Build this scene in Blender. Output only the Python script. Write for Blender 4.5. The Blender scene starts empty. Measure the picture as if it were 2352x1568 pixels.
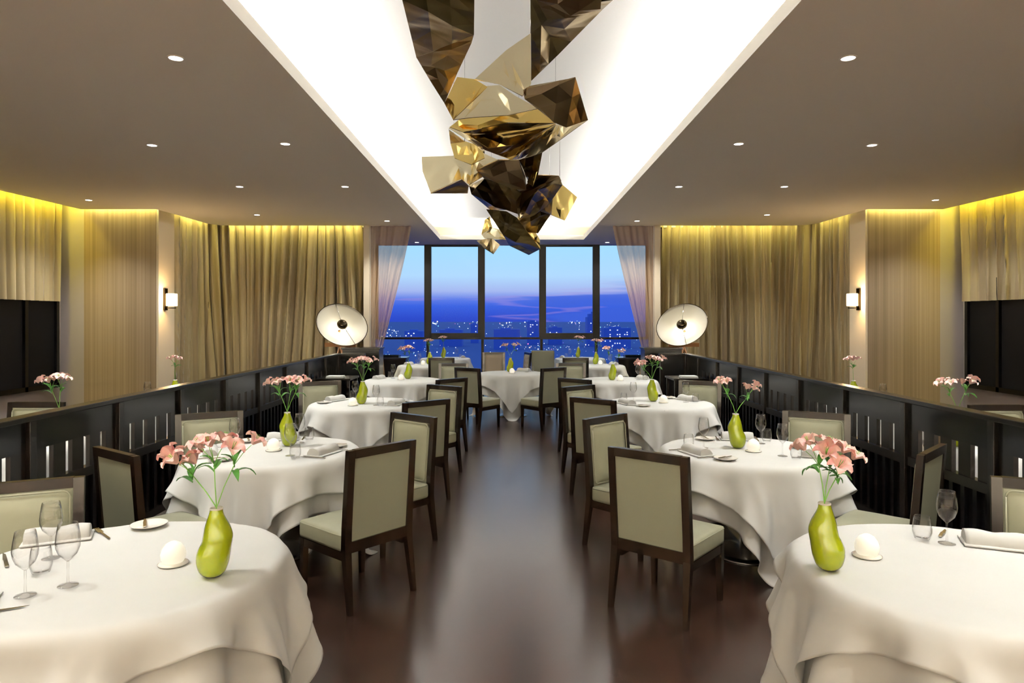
import bpy, bmesh, math, random
import numpy as np
from mathutils import Vector, Matrix, noise
from mathutils.geometry import tessellate_polygon
PI = math.pi
S = bpy.context.scene
COL = S.collection
random.seed(7)

# ------------------------------------------------------------------ camera, view, world
HC = 1.72                       # eye height
F = 1568.0                      # focal length in pixels of the 2352 px wide frame
cam_d = bpy.data.cameras.new('camera')
cam = bpy.data.objects.new('camera', cam_d); COL.objects.link(cam)
cam.location = (0, 0, HC); cam.rotation_euler = (PI/2, 0, 0)
cam_d.sensor_width = 36; cam_d.lens = 36*F/2352
cam_d.shift_y = -53/2352; cam_d.shift_x = 0
cam_d.clip_start = .05; cam_d.clip_end = 20000
S.camera = cam
S.view_settings.view_transform = 'Standard'; S.view_settings.look = 'None'
S.view_settings.exposure = EXPOSURE = 1.0; S.view_settings.gamma = 1
S.view_settings.use_curve_mapping = False
S.cycles.max_bounces = 8; S.cycles.diffuse_bounces = 6; S.cycles.glossy_bounces = 4
S.cycles.transmission_bounces = 6; S.cycles.transparent_max_bounces = 24
S.cycles.caustics_reflective = False; S.cycles.caustics_refractive = False
S.cycles.use_denoising = True
S.cycles.sample_clamp_indirect = 6

def srgb(r, g, b):
    f = lambda c: (c/12.92 if c <= .04045 else ((c+.055)/1.055)**2.4)
    return (f(r/255), f(g/255), f(b/255), 1)

# dusk sky: gradient over elevation plus streaked cloud
W = bpy.data.worlds.new('dusk_sky'); S.world = W; W.use_nodes = True
nt = W.node_tree; nt.nodes.clear()
N = nt.nodes.new; Lk = nt.links.new
out = N('ShaderNodeOutputWorld'); bg = N('ShaderNodeBackground'); Lk(bg.outputs[0], out.inputs[0])
tc = N('ShaderNodeTexCoord'); sep = N('ShaderNodeSeparateXYZ'); Lk(tc.outputs['Generated'], sep.inputs[0])
ramp = N('ShaderNodeValToRGB')
mr = N('ShaderNodeMapRange'); mr.inputs[1].default_value = -.03; mr.inputs[2].default_value = .17
Lk(sep.outputs[2], mr.inputs[0]); Lk(mr.outputs[0], ramp.inputs[0])
cr = ramp.color_ramp; cr.elements[0].position = 0; cr.elements[0].color = srgb(36, 60, 168)
cr.elements[1].position = 1; cr.elements[1].color = srgb(125, 182, 232)
for p, c in ((.15, (44, 72, 192)), (.24, (56, 94, 214)), (.29, (90, 120, 220)), (.35, (158, 176, 228)), (.46, (170, 208, 242)), (.68, (158, 212, 248))):
    e = cr.elements.new(p); e.color = srgb(*c)
mp = N('ShaderNodeMapping'); mp.inputs['Scale'].default_value = (1.3, 1.3, 26); mp.inputs['Rotation'].default_value = (0, .02, 0)
Lk(tc.outputs['Generated'], mp.inputs[0])
nz = N('ShaderNodeTexNoise'); nz.inputs['Scale'].default_value = 2.1; nz.inputs['Detail'].default_value = 4; nz.inputs['Roughness'].default_value = .5
Lk(mp.outputs[0], nz.inputs['Vector'])
# cloud bank: noise masked to a band low over the horizon, thicker to the right
band = N('ShaderNodeMapRange'); band.interpolation_type = 'SMOOTHSTEP'
band.inputs[1].default_value = .066; band.inputs[2].default_value = .03; Lk(sep.outputs[2], band.inputs[0])
rt = N('ShaderNodeMath'); rt.operation = 'MULTIPLY_ADD'; rt.inputs[1].default_value = .9; rt.inputs[2].default_value = -.02; Lk(sep.outputs[0], rt.inputs[0])
ad = N('ShaderNodeMath'); ad.operation = 'ADD'; Lk(nz.outputs[0], ad.inputs[0]); Lk(rt.outputs[0], ad.inputs[1])
cm = N('ShaderNodeMapRange'); cm.inputs[1].default_value = .47; cm.inputs[2].default_value = .58; Lk(ad.outputs[0], cm.inputs[0])
mu = N('ShaderNodeMath'); mu.operation = 'MULTIPLY'; Lk(cm.outputs[0], mu.inputs[0]); Lk(band.outputs[0], mu.inputs[1])
mu2 = N('ShaderNodeMath'); mu2.operation = 'MULTIPLY'; mu2.inputs[1].default_value = .85; Lk(mu.outputs[0], mu2.inputs[0])
mx = N('ShaderNodeMix'); mx.data_type = 'RGBA'; Lk(mu2.outputs[0], mx.inputs[0]); Lk(ramp.outputs[0], mx.inputs[6]); mx.inputs[7].default_value = srgb(60, 94, 208)
pk = N('ShaderNodeMapRange'); pk.inputs[1].default_value = .44; pk.inputs[2].default_value = .47; Lk(ad.outputs[0], pk.inputs[0])
pk2 = N('ShaderNodeMapRange'); pk2.inputs[1].default_value = .52; pk2.inputs[2].default_value = .49; Lk(ad.outputs[0], pk2.inputs[0])
pm = N('ShaderNodeMath'); pm.operation = 'MULTIPLY'; Lk(pk.outputs[0], pm.inputs[0]); Lk(pk2.outputs[0], pm.inputs[1])
pm2 = N('ShaderNodeMath'); pm2.operation = 'MULTIPLY'; Lk(pm.outputs[0], pm2.inputs[0]); Lk(band.outputs[0], pm2.inputs[1])
pm3 = N('ShaderNodeMath'); pm3.operation = 'MULTIPLY'; pm3.inputs[1].default_value = .25; Lk(pm2.outputs[0], pm3.inputs[0])
mx2 = N('ShaderNodeMix'); mx2.data_type = 'RGBA'; Lk(pm3.outputs[0], mx2.inputs[0]); Lk(mx.outputs[2], mx2.inputs[6]); mx2.inputs[7].default_value = srgb(178, 150, 205)
Lk(mx2.outputs[2], bg.inputs[0]); bg.inputs[1].default_value = .57

# ------------------------------------------------------------------ room lights (cove strips, added rear fill); H = ceiling height
H = 1.95; ZC = HC+H
def area(name, loc, rot, sx, sy, power, color, spread=PI):
    d = bpy.data.lights.new(name, 'AREA'); d.shape = 'RECTANGLE'; d.size = sx; d.size_y = sy
    d.energy = power; d.color = color; d.spread = spread
    o = bpy.data.objects.new(name, d); COL.objects.link(o); o.location = loc; o.rotation_euler = rot
    return o
WARM = (1, .955, .875); YEL = (1, .80, .06); YEL2 = (1, .88, .26); COVE = (1, .98, .94)
for x_ in (-6, -3, 0, 3, 6): area('added_rear_fill', (x_, -2.2, ZC-.02), (math.radians(-35), 0, 0), .5, .2, 1250, WARM)  # unseen lamps added behind the camera to lift the ambient light
for s in (-1, 1):
    # strips lying on top of the ceiling slab, washing the raised tray
    area('tray_cove_light', (s*1.93, 7.9, ZC+.15), (PI, s*-.35, 0), .06, 17.6, 275, COVE)
    # strips in the curtain pockets
    area('pocket_light', (s*7.895, 4.7, ZC+.2), (0, 0, 0), .04, 15.0, 115, YEL)
    area('pocket_light', (s*7.03, 12.24, ZC+.14), (0, 0, 0), 1.25, .04, 13, YEL2)
    area('pocket_light', (s*6.345, 13.5, ZC+.2), (0, 0, 0), .04, 1.2, 6, YEL2)
    area('pocket_light', (s*4.55, 14.395, ZC+.13), (0, 0, 0), 2.8, .04, 15, YEL2)
area('tray_cove_light', (0, 17.05, ZC+.15), (PI-.35, 0, 0), 3.4, .06, 60, COVE)

# ------------------------------------------------------------------ materials
def mat(name, base, rough=.5, metal=0, **k):
    m = bpy.data.materials.new(name); m.use_nodes = True
    b = m.node_tree.nodes['Principled BSDF']
    b.inputs['Base Color'].default_value = base if len(base) == 4 else (*base, 1)
    b.inputs['Roughness'].default_value = rough; b.inputs['Metallic'].default_value = metal
    for kk, v in k.items():
        b.inputs[kk.replace('_', ' ')].default_value = v
    m['b'] = 1
    return m
def nodes(m): return m.node_tree.nodes, m.node_tree.links, m.node_tree.nodes['Principled BSDF']
def add_noise(m, c1, c2, scale=5, stretch=(1, 1, 1), detail=3, lo=.35, hi=.65, bump=0, bscale=None, bdist=.01):
    n, l, b = nodes(m)
    t = n.new('ShaderNodeTexCoord'); mp = n.new('ShaderNodeMapping'); mp.inputs['Scale'].default_value = stretch
    l.new(t.outputs['Object'], mp.inputs[0])
    q = n.new('ShaderNodeTexNoise'); q.inputs['Scale'].default_value = scale; q.inputs['Detail'].default_value = detail
    l.new(mp.outputs[0], q.inputs['Vector'])
    r = n.new('ShaderNodeValToRGB'); r.color_ramp.elements[0].position = lo; r.color_ramp.elements[1].position = hi
    r.color_ramp.elements[0].color = c1; r.color_ramp.elements[1].color = c2
    l.new(q.outputs[0], r.inputs[0]); l.new(r.outputs[0], b.inputs['Base Color'])
    if bump:
        q2 = n.new('ShaderNodeTexNoise'); q2.inputs['Scale'].default_value = bscale or scale; q2.inputs['Detail'].default_value = 2
        l.new(mp.outputs[0], q2.inputs['Vector'])
        bp = n.new('ShaderNodeBump'); bp.inputs['Strength'].default_value = bump; bp.inputs['Distance'].default_value = bdist
        l.new(q2.outputs[0], bp.inputs['Height']); l.new(bp.outputs[0], b.inputs['Normal'])
    return m
M = {}
M['cloth'] = mat('white_linen', (.82, .81, .78), .85); add_noise(M['cloth'], (.575, .59, .58, 1), (.60, .615, .605, 1), 3, bump=.12, bscale=9, bdist=.008)
M['wood'] = mat('espresso_wood', (.016, .009, .006), .24, Specular_IOR_Level=.3); add_noise(M['wood'], (.0025, .0018, .0014, 1), (.006, .004, .003, 1), 8, (1, 1, .12))
M['chairwood'] = mat('dark_chair_wood', (.02, .01, .007), .26, Specular_IOR_Level=.22); add_noise(M['chairwood'], (.003, .0018, .0012, 1), (.009, .005, .003, 1), 9, (1, 1, .15))
M['leather'] = mat('sage_leather', (.34, .325, .20), .42); add_noise(M['leather'], (.235, .24, .17, 1), (.27, .275, .195, 1), 4, bump=.25, bscale=7, bdist=.01)
M['leatherback'] = mat('sage_back_fabric', (.165, .17, .12), .6)
M['taupe'] = mat('taupe_fabric', (.26, .21, .15), .6)
M['black'] = mat('black_lacquer', (.002, .002, .0025), .2, Specular_IOR_Level=.25)
M['blackmatte'] = mat('black_blind', (.003, .003, .004), .6, Specular_IOR_Level=.1)
M['ceil'] = mat('ceiling_paint', (.94, .90, .81), .9)
M['tray'] = mat('tray_paint', (.88, .87, .84), .9)
M['wall'] = mat('wall_paint', (.46, .38, .28), .8)
M['greywall'] = mat('mauve_grey_paint', (.30, .27, .28), .7)
M['cream'] = mat('cream_plaster', (.72, .64, .50), .7)
M['panel'] = mat('striped_wallcovering', (.33, .23, .13), .7)
n, l, b = nodes(M['panel'])
t = n.new('ShaderNodeTexCoord'); mp = n.new('ShaderNodeMapping'); mp.inputs['Scale'].default_value = (26, 26, .12); l.new(t.outputs['Object'], mp.inputs[0])
q = n.new('ShaderNodeTexNoise'); q.inputs['Scale'].default_value = 1.0; q.inputs['Detail'].default_value = 5; l.new(mp.outputs[0], q.inputs['Vector'])
r = n.new('ShaderNodeValToRGB'); r.color_ramp.elements[0].position = .3; r.color_ramp.elements[1].position = .68
r.color_ramp.elements[0].color = (.20, .148, .088, 1); r.color_ramp.elements[1].color = (.30, .232, .155, 1)
l.new(q.outputs[0], r.inputs[0]); l.new(r.outputs[0], b.inputs['Base Color'])
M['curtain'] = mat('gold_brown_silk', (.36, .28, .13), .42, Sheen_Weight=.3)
add_noise(M['curtain'], (.20, .15, .085, 1), (.44, .375, .21, 1), 4.5, (1, 1, .035), lo=.3, hi=.7)  # light and dark streaks paint extra fold shading into the silk colour
M['floor'] = mat('dark_wood_floor', (.04, .02, .015), .23, Coat_Weight=.08, Coat_Roughness=.15, Specular_IOR_Level=.38)
n, l, b = nodes(M['floor'])
t = n.new('ShaderNodeTexCoord'); mp = n.new('ShaderNodeMapping'); mp.inputs['Rotation'].default_value = (0, 0, PI/2); l.new(t.outputs['Object'], mp.inputs[0])
br = n.new('ShaderNodeTexBrick'); br.inputs['Scale'].default_value = 1; br.inputs['Brick Width'].default_value = 1.6; br.inputs['Row Height'].default_value = .14
br.inputs['Mortar Size'].default_value = .0015; br.inputs['Mortar Smooth'].default_value = .2; br.inputs['Bias'].default_value = 0
br.inputs['Color1'].default_value = (.019, .0095, .0065, 1); br.inputs['Color2'].default_value = (.030, .0145, .0095, 1); br.inputs['Mortar'].default_value = (.018, .009, .006, 1)
br.offset = .37; l.new(mp.outputs[0], br.inputs['Vector'])
mp2 = n.new('ShaderNodeMapping'); mp2.inputs['Scale'].default_value = (40, 1.6, 1); l.new(t.outputs['Object'], mp2.inputs[0])
q = n.new('ShaderNodeTexNoise'); q.inputs['Scale'].default_value = 1; q.inputs['Detail'].default_value = 4; l.new(mp2.outputs[0], q.inputs['Vector'])
mxn = n.new('ShaderNodeMix'); mxn.data_type = 'RGBA'; mxn.blend_type = 'MULTIPLY'; mxn.inputs[0].default_value = .55
gr = n.new('ShaderNodeMapRange'); gr.inputs[3].default_value = .7; gr.inputs[4].default_value = 1.2; l.new(q.outputs[0], gr.inputs[0])
l.new(br.outputs['Color'], mxn.inputs[6]); l.new(gr.outputs[0], mxn.inputs[7]); l.new(mxn.outputs[2], b.inputs['Base Color'])
rr_ = n.new('ShaderNodeMapRange'); rr_.inputs[3].default_value = .24; rr_.inputs[4].default_value = .29; l.new(q.outputs[0], rr_.inputs[0]); b.inputs['Roughness'].default_value = .27
M['vase'] = mat('chartreuse_glaze', (.27, .33, .006), .12, Coat_Weight=.6, Coat_Roughness=.05)
M['porcelain'] = mat('white_porcelain', (.85, .84, .80), .15)
M['steel'] = mat('cutlery_steel', (.6, .58, .54), .18, 1)
M['chrome'] = mat('brushed_steel', (.6, .6, .6), .25, 1)
M['stem'] = mat('green_stem', (.14, .36, .05), .5)
M['leaf'] = mat('green_leaf', (.05, .19, .03), .5)
M['petal'] = mat('pink_petal', (.86, .40, .36), .5, Subsurface_Weight=.12, Subsurface_Radius=(.01, .004, .003))
add_noise(M['petal'], (.92, .46, .46, 1), (.97, .68, .65, 1), 30)
M['peach'] = mat('peach_petal', (.95, .66, .61), .5)
M['bronze'] = mat('dark_bronze_sheet', (.048, .038, .026), .22, 1, Specular_Tint=(.8, .68, .5, 1))
M['gold'] = mat('polished_gold_sheet', (.80, .60, .20), .16, 1)
M['palegold'] = mat('pale_gold_sheet', (.92, .82, .55), .25, 1)
M['brownmetal'] = mat('brown_sheet', (.20, .14, .08), .28, 1, Specular_Tint=(.8, .68, .5, 1))
for k in ('bronze', 'gold', 'palegold', 'brownmetal'):  # the sheets' light and dark reflections are partly painted in as base tones
    n, l, b = nodes(M[k])
    t = n.new('ShaderNodeTexCoord'); q = n.new('ShaderNodeTexNoise'); q.inputs['Scale'].default_value = 2.2; q.inputs['Detail'].default_value = 2
    l.new(t.outputs['Object'], q.inputs['Vector'])
    bp = n.new('ShaderNodeBump'); bp.inputs['Strength'].default_value = .35; bp.inputs['Distance'].default_value = .08
    l.new(q.outputs[0], bp.inputs['Height']); l.new(bp.outputs[0], b.inputs['Normal'])
M['umbrella'] = mat('white_reflector_fabric', (.66, .64, .56), .7)
M['tripodwood'] = mat('orange_brown_wood', (.40, .19, .07), .4)
M['frame'] = mat('window_frame_metal', (.004, .0035, .003), .5, Specular_IOR_Level=.15)
M['bluetop'] = mat('glossy_dark_top', (.02, .02, .03), .08)
def emis(name, c, st):
    m = bpy.data.materials.new(name); m.use_nodes = True
    n = m.node_tree.nodes; n.clear(); o = n.new('ShaderNodeOutputMaterial'); e = n.new('ShaderNodeEmission')
    e.inputs[0].default_value = (*c, 1); e.inputs[1].default_value = st; m.node_tree.links.new(e.outputs[0], o.inputs[0]); return m
M['lamp'] = emis('downlight_lens', (1, .97, .9), 9)
M['sconce'] = emis('sconce_shade', (1, .74, .42), 2.6)
M['bulb'] = emis('bulb', (1, .92, .75), 12)
M['candle'] = mat('candle_globe', (.9, .88, .80), .4, Emission_Color=(1, .93, .78, 1), Emission_Strength=.22)
M['citywhite'] = emis('city_light_white', (.75, .85, 1), 3.0)
M['citywarm'] = emis('city_light_warm', (1, .8, .5), 2.4)
M['cityred'] = emis('city_light_red', (1, .12, .25), 3)
M['cityviolet'] = emis('city_light_violet', (.3, .12, 1), 2.4)
M['cityteal'] = emis('city_light_teal', (.15, .5, .7), 1.4)
def glass(name, ior=1.45, tint=(1, 1, 1), extra=0.0):
    m = bpy.data.materials.new(name); m.use_nodes = True
    n = m.node_tree.nodes; l = m.node_tree.links; n.clear()
    o = n.new('ShaderNodeOutputMaterial'); mxs = n.new('ShaderNodeMixShader'); lw = n.new('ShaderNodeLayerWeight'); lw.inputs[0].default_value = .5
    fr = n.new('ShaderNodeMath'); fr.operation = 'POWER'; fr.inputs[1].default_value = 3.0; l.new(lw.outputs['Facing'], fr.inputs[0])
    tr = n.new('ShaderNodeBsdfTransparent'); tr.inputs[0].default_value = (*tint, 1); gl = n.new('ShaderNodeBsdfGlossy'); gl.inputs['Roughness'].default_value = .03
    a = n.new('ShaderNodeMath'); a.inputs[1].default_value = extra; l.new(fr.outputs[0], a.inputs[0])
    l.new(a.outputs[0], mxs.inputs[0]); l.new(tr.outputs[0], mxs.inputs[1]); l.new(gl.outputs[0], mxs.inputs[2]); l.new(mxs.outputs[0], o.inputs[0])
    return m
M['glass'] = glass('clear_glass', 1.5, (.99, .99, .99), .04)
M['pane'] = glass('window_pane', 1.3, (.98, .99, 1), .006)
m = bpy.data.materials.new('sheer_voile'); m.use_nodes = True; M['sheer'] = m
n = m.node_tree.nodes; l = m.node_tree.links; n.clear()
o = n.new('ShaderNodeOutputMaterial'); mxs = n.new('ShaderNodeMixShader'); mxs.inputs[0].default_value = .70
tr = n.new('ShaderNodeBsdfTransparent'); di = n.new('ShaderNodeBsdfDiffuse'); di.inputs[0].default_value = (.42, .29, .18, 1)
l.new(tr.outputs[0], mxs.inputs[1]); l.new(di.outputs[0], mxs.inputs[2]); l.new(mxs.outputs[0], o.inputs[0])
M['cityground'] = mat('city_ground', (.04, .07, .32), .9)  # blue dusk haze is put into the ground colour
M['citybuild'] = mat('city_facade', (.08, .14, .60), .8)  # blue haze painted in, lifted because upright walls catch less sky

# ------------------------------------------------------------------ mesh helpers
def mesh_obj(name, bm, m, parent=None, smooth=False, loc=None, rot=None):
    me = bpy.data.meshes.new(name); bmesh.ops.recalc_face_normals(bm, faces=bm.faces); bm.to_mesh(me); bm.free()
    o = bpy.data.objects.new(name, me); COL.objects.link(o)
    for mm in (m if isinstance(m, (list, tuple)) else [m]): me.materials.append(mm)
    if smooth: me.shade_smooth() if hasattr(me, 'shade_smooth') else None
    if parent: o.parent = parent
    if loc: o.location = loc
    if rot: o.rotation_euler = rot
    return o
def B(): return bmesh.new()
def box(bm, x0, x1, y0, y1, z0, z1, bev=0, mi=0, M4=None):
    r = bmesh.ops.create_cube(bm, size=1); vs = r['verts']
    for v in vs: v.co = Vector(((x0+x1)/2+v.co.x*(x1-x0), (y0+y1)/2+v.co.y*(y1-y0), (z0+z1)/2+v.co.z*(z1-z0)))
    fs = list({f for v in vs for f in v.link_faces})
    for f in fs: f.material_index = mi
    if bev:
        es = list({e for v in vs for e in v.link_edges})
        rr = bmesh.ops.bevel(bm, geom=es, offset=bev, segments=2, affect='EDGES', profile=.6)
        vs = list({v for f in rr['faces'] for v in f.verts} | {v for v in vs if v.is_valid})
    if M4 is not None: bmesh.ops.transform(bm, matrix=M4, verts=[v for v in vs if v.is_valid])
    return vs
def hexa(bm, bot, top, mi=0):
    a = [bm.verts.new(p) for p in bot]; c = [bm.verts.new(p) for p in top]; n = len(a)
    fs = [bm.faces.new(a[::-1]), bm.faces.new(c)]
    for i in range(n): fs.append(bm.faces.new((a[i], a[(i+1) % n], c[(i+1) % n], c[i])))
    for f in fs: f.material_index = mi
def lathe(bm, prof, seg=24, off=None, mi=0, c=(0, 0, 0), cap=True, smooth=True):
    rings = []
    for i, (r, z) in enumerate(prof):
        ox, oy = (off[i] if off else (0, 0))
        rings.append([bm.verts.new((c[0]+ox+r*math.cos(2*PI*k/seg), c[1]+oy+r*math.sin(2*PI*k/seg), c[2]+z)) for k in range(seg)])
    for a, b_ in zip(rings, rings[1:]):
        for k in range(seg):
            f = bm.faces.new((a[k], a[(k+1) % seg], b_[(k+1) % seg], b_[k])); f.smooth = smooth; f.material_index = mi
    if cap:
        for rg in (rings[0][::-1], rings[-1]):
            f = bm.faces.new(rg); f.material_index = mi
def tube(bm, pts, rad, seg=8, mi=0):
    pts = [Vector(p) for p in pts]; rings = []
    for i, p in enumerate(pts):
        t = (pts[min(i+1, len(pts)-1)]-pts[max(i-1, 0)]).normalized()
        a = t.orthogonal().normalized(); b_ = t.cross(a)
        if rings:
            a = (pa - t*pa.dot(t)).normalized(); b_ = t.cross(a)
        pa = a
        r = rad[i] if isinstance(rad, (list, tuple)) else rad
        rings.append([bm.verts.new(p+(a*math.cos(2*PI*k/seg)+b_*math.sin(2*PI*k/seg))*r) for k in range(seg)])
    for a, b_ in zip(rings, rings[1:]):
        for k in range(seg):
            f = bm.faces.new((a[k], a[(k+1) % seg], b_[(k+1) % seg], b_[k])); f.smooth = True; f.material_index = mi
    bm.faces.new(rings[0][::-1]).material_index = mi; bm.faces.new(rings[-1]).material_index = mi
def empty(name, loc=(0, 0, 0), rz=0):
    o = bpy.data.objects.new(name, None); COL.objects.link(o); o.location = loc; o.rotation_euler = (0, 0, rz); o.empty_display_size = .1
    return o
def tag(o, label, cat, group=None):
    o['label'] = label; o['category'] = cat
    if group: o['group'] = group
    return o
def struct(o): o['kind'] = 'structure'; return o
def copy_tree(o, parent=None):
    c = o.copy(); COL.objects.link(c); c.parent = parent
    for ch in list(o.children): copy_tree(ch, c)
    return c
_used = {}
def inst(key, maker, loc, rz, label, cat, group):
    """first use builds the thing, later uses copy it and its parts"""
    if key not in _used:
        o = maker(); _used[key] = o
    else:
        o = copy_tree(_used[key])
    o.location = loc; o.rotation_euler = (0, 0, rz)
    return tag(o, label, cat, group)
def P(px, py, d):               # pixel of the frame at distance d -> point in the room
    return Vector(((px-1177)/F*d, d, HC+(731-py)/F*d))

# ------------------------------------------------------------------ room shell
bm = B(); box(bm, -8.4, 8.4, -3.2, 18.4, -.12, 0); struct(mesh_obj('floor', bm, M['floor']))
half = [(1.775, -3), (1.775, 16.9), (0, 16.9), (0, 18.1), (4.6, 18.1), (4.6, 14.62), (3.02, 14.62), (3.02, 14.35), (5.9, 14.35), (6.12, 14.28), (6.27, 14.05), (6.31, 12.9), (6.36, 12.20), (7.70, 12.20), (7.81, 10.4), (7.86, -3)]
for s, nm in ((-1, 'left'), (1, 'right')):
    bm = B(); a = [bm.verts.new((s*x, y, ZC)) for x, y in half]; c = [bm.verts.new((s*x, y, ZC+.114)) for x, y in half]
    for tri in tessellate_polygon([[Vector((s*x, y, 0)) for x, y in half]]):
        bm.faces.new([a[q] for q in tri]); bm.faces.new([c[q] for q in tri])
    for i in range(len(a)): bm.faces.new((a[i], a[(i+1) % len(a)], c[(i+1) % len(a)], c[i]))
    o = mesh_obj('ceiling', bm, M['ceil']); struct(o)
bm = B(); box(bm, -8.4, 8.4, -3.2, 18.4, ZC+.46, ZC+.56); struct(mesh_obj('ceiling', bm, M['tray']))
for s, nm in ((-1, 'left'), (1, 'right')):
    def wb(name, m, *bx):
        bm = B()
        for q in bx:
            x0, x1 = sorted((s*q[0], s*q[1])); box(bm, x0, x1, *q[2:])
        return struct(mesh_obj(name, bm, m))
    wb('wall_'+nm, M['greywall'], (8.12, 8.3, -3.2, 12.3, 0, ZC+.46))
    wb('wall_'+nm, M['greywall'], (7.7, 8.12, 12.28, 12.6, 0, ZC+.46))
    wb('trim_1' if s < 0 else 'trim_2', M['panel'], (6.40, 7.7, 12.28, 12.6, 0, ZC+.12))
    wb('trim_3' if s < 0 else 'trim_4', M['cream'], (6.36, 6.75, 12.285, 12.86, 0, ZC+.3), (2.99, 3.11, 14.30, 14.95, 0, ZC+.02))
    wb('wall_'+nm, M['wall'], (6.72, 6.9, 12.86, 14.95, 0, ZC+.46), (3.11, 6.75, 14.80, 14.95, 0, ZC+.46), (4.6, 4.8, 14.95, 18.3, 0, ZC+.1))
    # dark blind window under the side curtain valance
    w = empty('window_2' if s < 0 else 'window_3', (0, 0, 0)); struct(w)
    bm = B(); x0, x1 = sorted((s*8.08, s*8.12)); box(bm, x0, x1, -2.5, 12.12, .55, 2.35); mesh_obj('glass_pane', bm, M['blackmatte'], w)
    bm = B(); x0, x1 = sorted((s*8.03, s*8.12))
    for yy in (-2.4, -.4, 1.6, 3.6, 5.6, 7.6, 9.6, 11.3, 12.08): box(bm, x0, x1, yy-.035, yy+.035, .5, 2.4)
    box(bm, x0, x1, -2.5, 12.12, .5, .58); mesh_obj('frame', bm, M['black'], w)
bm = B(); box(bm, -8.4, 8.4, -3.3, -3.15, 0, ZC+.46); struct(mesh_obj('wall_back', bm, M['cream']))
bm = B(); box(bm, -4.8, 4.8, 18.1, 18.3, ZC, ZC+.46); struct(mesh_obj('wall_front', bm, M['wall']))

# panorama window
win = empty('window_1', (0, 18.1, 0)); struct(win)
ZT = HC+.0; px = 18.1/F
bm = B()
zt = HC+(731-775)*px
for xx, w_ in ((-2.23, .09), (-.81, .09), (.81, .09), (2.23, .09), (-4.5, .1), (4.5, .1), (-3.6, .05), (3.6, .05)):
    box(bm, xx-w_, xx+w_, -.06, .06, zt, ZC, .004)
box(bm, -4.6, 4.6, -.06, .06, zt-.045, zt+.01, .004)
for x0, x1 in ((-2.14, -.9), (.9, 2.14)): box(bm, x0, x1, -.05, .05, zt+.0, zt+.12, .004)
for x0, x1 in ((-2.14, -.9), (.9, 2.14)): box(bm, x0, x1, -.05, .05, ZC-.05, ZC, .004)
mesh_obj('frame', bm, M['frame'], win)
bm = B()
for xx in (-.78, .78, -2.23, 2.23): box(bm, xx-.035, xx+.035, -.04, .04, .1, zt-.045, .004)
box(bm, -4.6, 4.6, -.08, .06, 0, .12, .004); mesh_obj('lower_frame', bm, M['frame'], win)
bm = B()
v = [bm.verts.new(p) for p in ((-4.55, 0, .1), (4.55, 0, .1), (4.55, 0, ZC), (-4.55, 0, ZC))]; bm.faces.new(v)
mesh_obj('glass_pane', bm, M['pane'], win)

# ------------------------------------------------------------------ city beyond the window
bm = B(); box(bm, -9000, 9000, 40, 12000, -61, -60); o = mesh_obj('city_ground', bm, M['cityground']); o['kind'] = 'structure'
rng = random.Random(5)
bm = B()
def dot(bm, x, y, z, sz, mi):
    vs = [bm.verts.new((x+a*sz, y+b_*sz, z+c*sz)) for a, b_, c in ((1, 0, 0), (-1, 0, 0), (0, 1, 0), (0, -1, 0), (0, 0, 1), (0, 0, -1))]
    for a in (0, 1):
        for b_ in (2, 3):
            for c in (4, 5): bm.faces.new((vs[a], vs[b_], vs[c])).material_index = mi
clusters = [(905, 762, 14, 8), (955, 764, 22, 5), (1003, 742, 10, 4), (1095, 748, 13, 12), (1160, 745, 18, 7), (1172, 760, 14, 8), (1225, 748, 11, 9), (1225, 740, 14, 5), (1272, 752, 12, 8), (1405, 750, 20, 5), (1430, 757, 18, 5), (1395, 763, 12, 4), (1320, 740, 14, 4), (880, 772, 20, 6), (1195, 796, 60, 7), (1250, 795, 60, 9), (1300, 800, 50, 10), (1400, 800, 50, 12), (950, 800, 45, 12), (1040, 810, 60, 16)]
for cx_, cy_, sx_, sy_ in clusters:
    for k in range(13):
        x_ = rng.gauss(cx_, sx_*.6); y_ = rng.gauss(cy_, sy_*.6); y_ = max(y_, 737)
        d = 58*F/max(y_-731, 20)*.97; d = min(d, 2600)
        p = P(x_, y_, d); sz = d/F*rng.choice((.4, .5, .6, .8, 1.3))
        mi = rng.choices((0, 1, 2, 3, 4), (11, 3, .8, .9, 4))[0]
        dot(bm, p.x, p.y, p.z, sz, mi)
for k in range(260):
    x_ = rng.uniform(820, 1540); y_ = 740+rng.random()**1.1*140; d = 57*F/max(y_-731, 22)*.97; p = P(x_, y_, d)
    dot(bm, p.x, p.y, p.z, d/F*rng.choice((.3, .4, .5, .8)), rng.choices((0, 1, 2, 3, 4), (9, 3, .5, 1, 5))[0])
o = mesh_obj('city_lights', bm, [M['citywhite'], M['citywarm'], M['cityred'], M['cityviolet'], M['cityteal']])
tag(o, 'scattered white, warm, red and violet lights of the city beyond the window', 'city lights'); o['kind'] = 'stuff'
bl = [('dark office tower rising right of centre beyond the window', 1350, 1378, 728, 1500, 1), ('lit low block just left of the second mullion from the right', 1212, 1240, 738, 1600, 2),
      ('low dark block seen through the leftmost pane, near its frame', 930, 972, 760, 1300, 1), ('broad building low in the second pane from the left', 1010, 1062, 757, 1500, 0),
      ('slim building beside the mullion right of the second pane', 1082, 1100, 744, 1700, 1), ('long flat block low in the middle pane', 1135, 1195, 756, 1350, 0),
      ('small stepped block low in the fourth pane', 1262, 1292, 752, 1600, 1), ('long block with a row of lights in the rightmost pane', 1388, 1450, 753, 1400, 2)]
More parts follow.
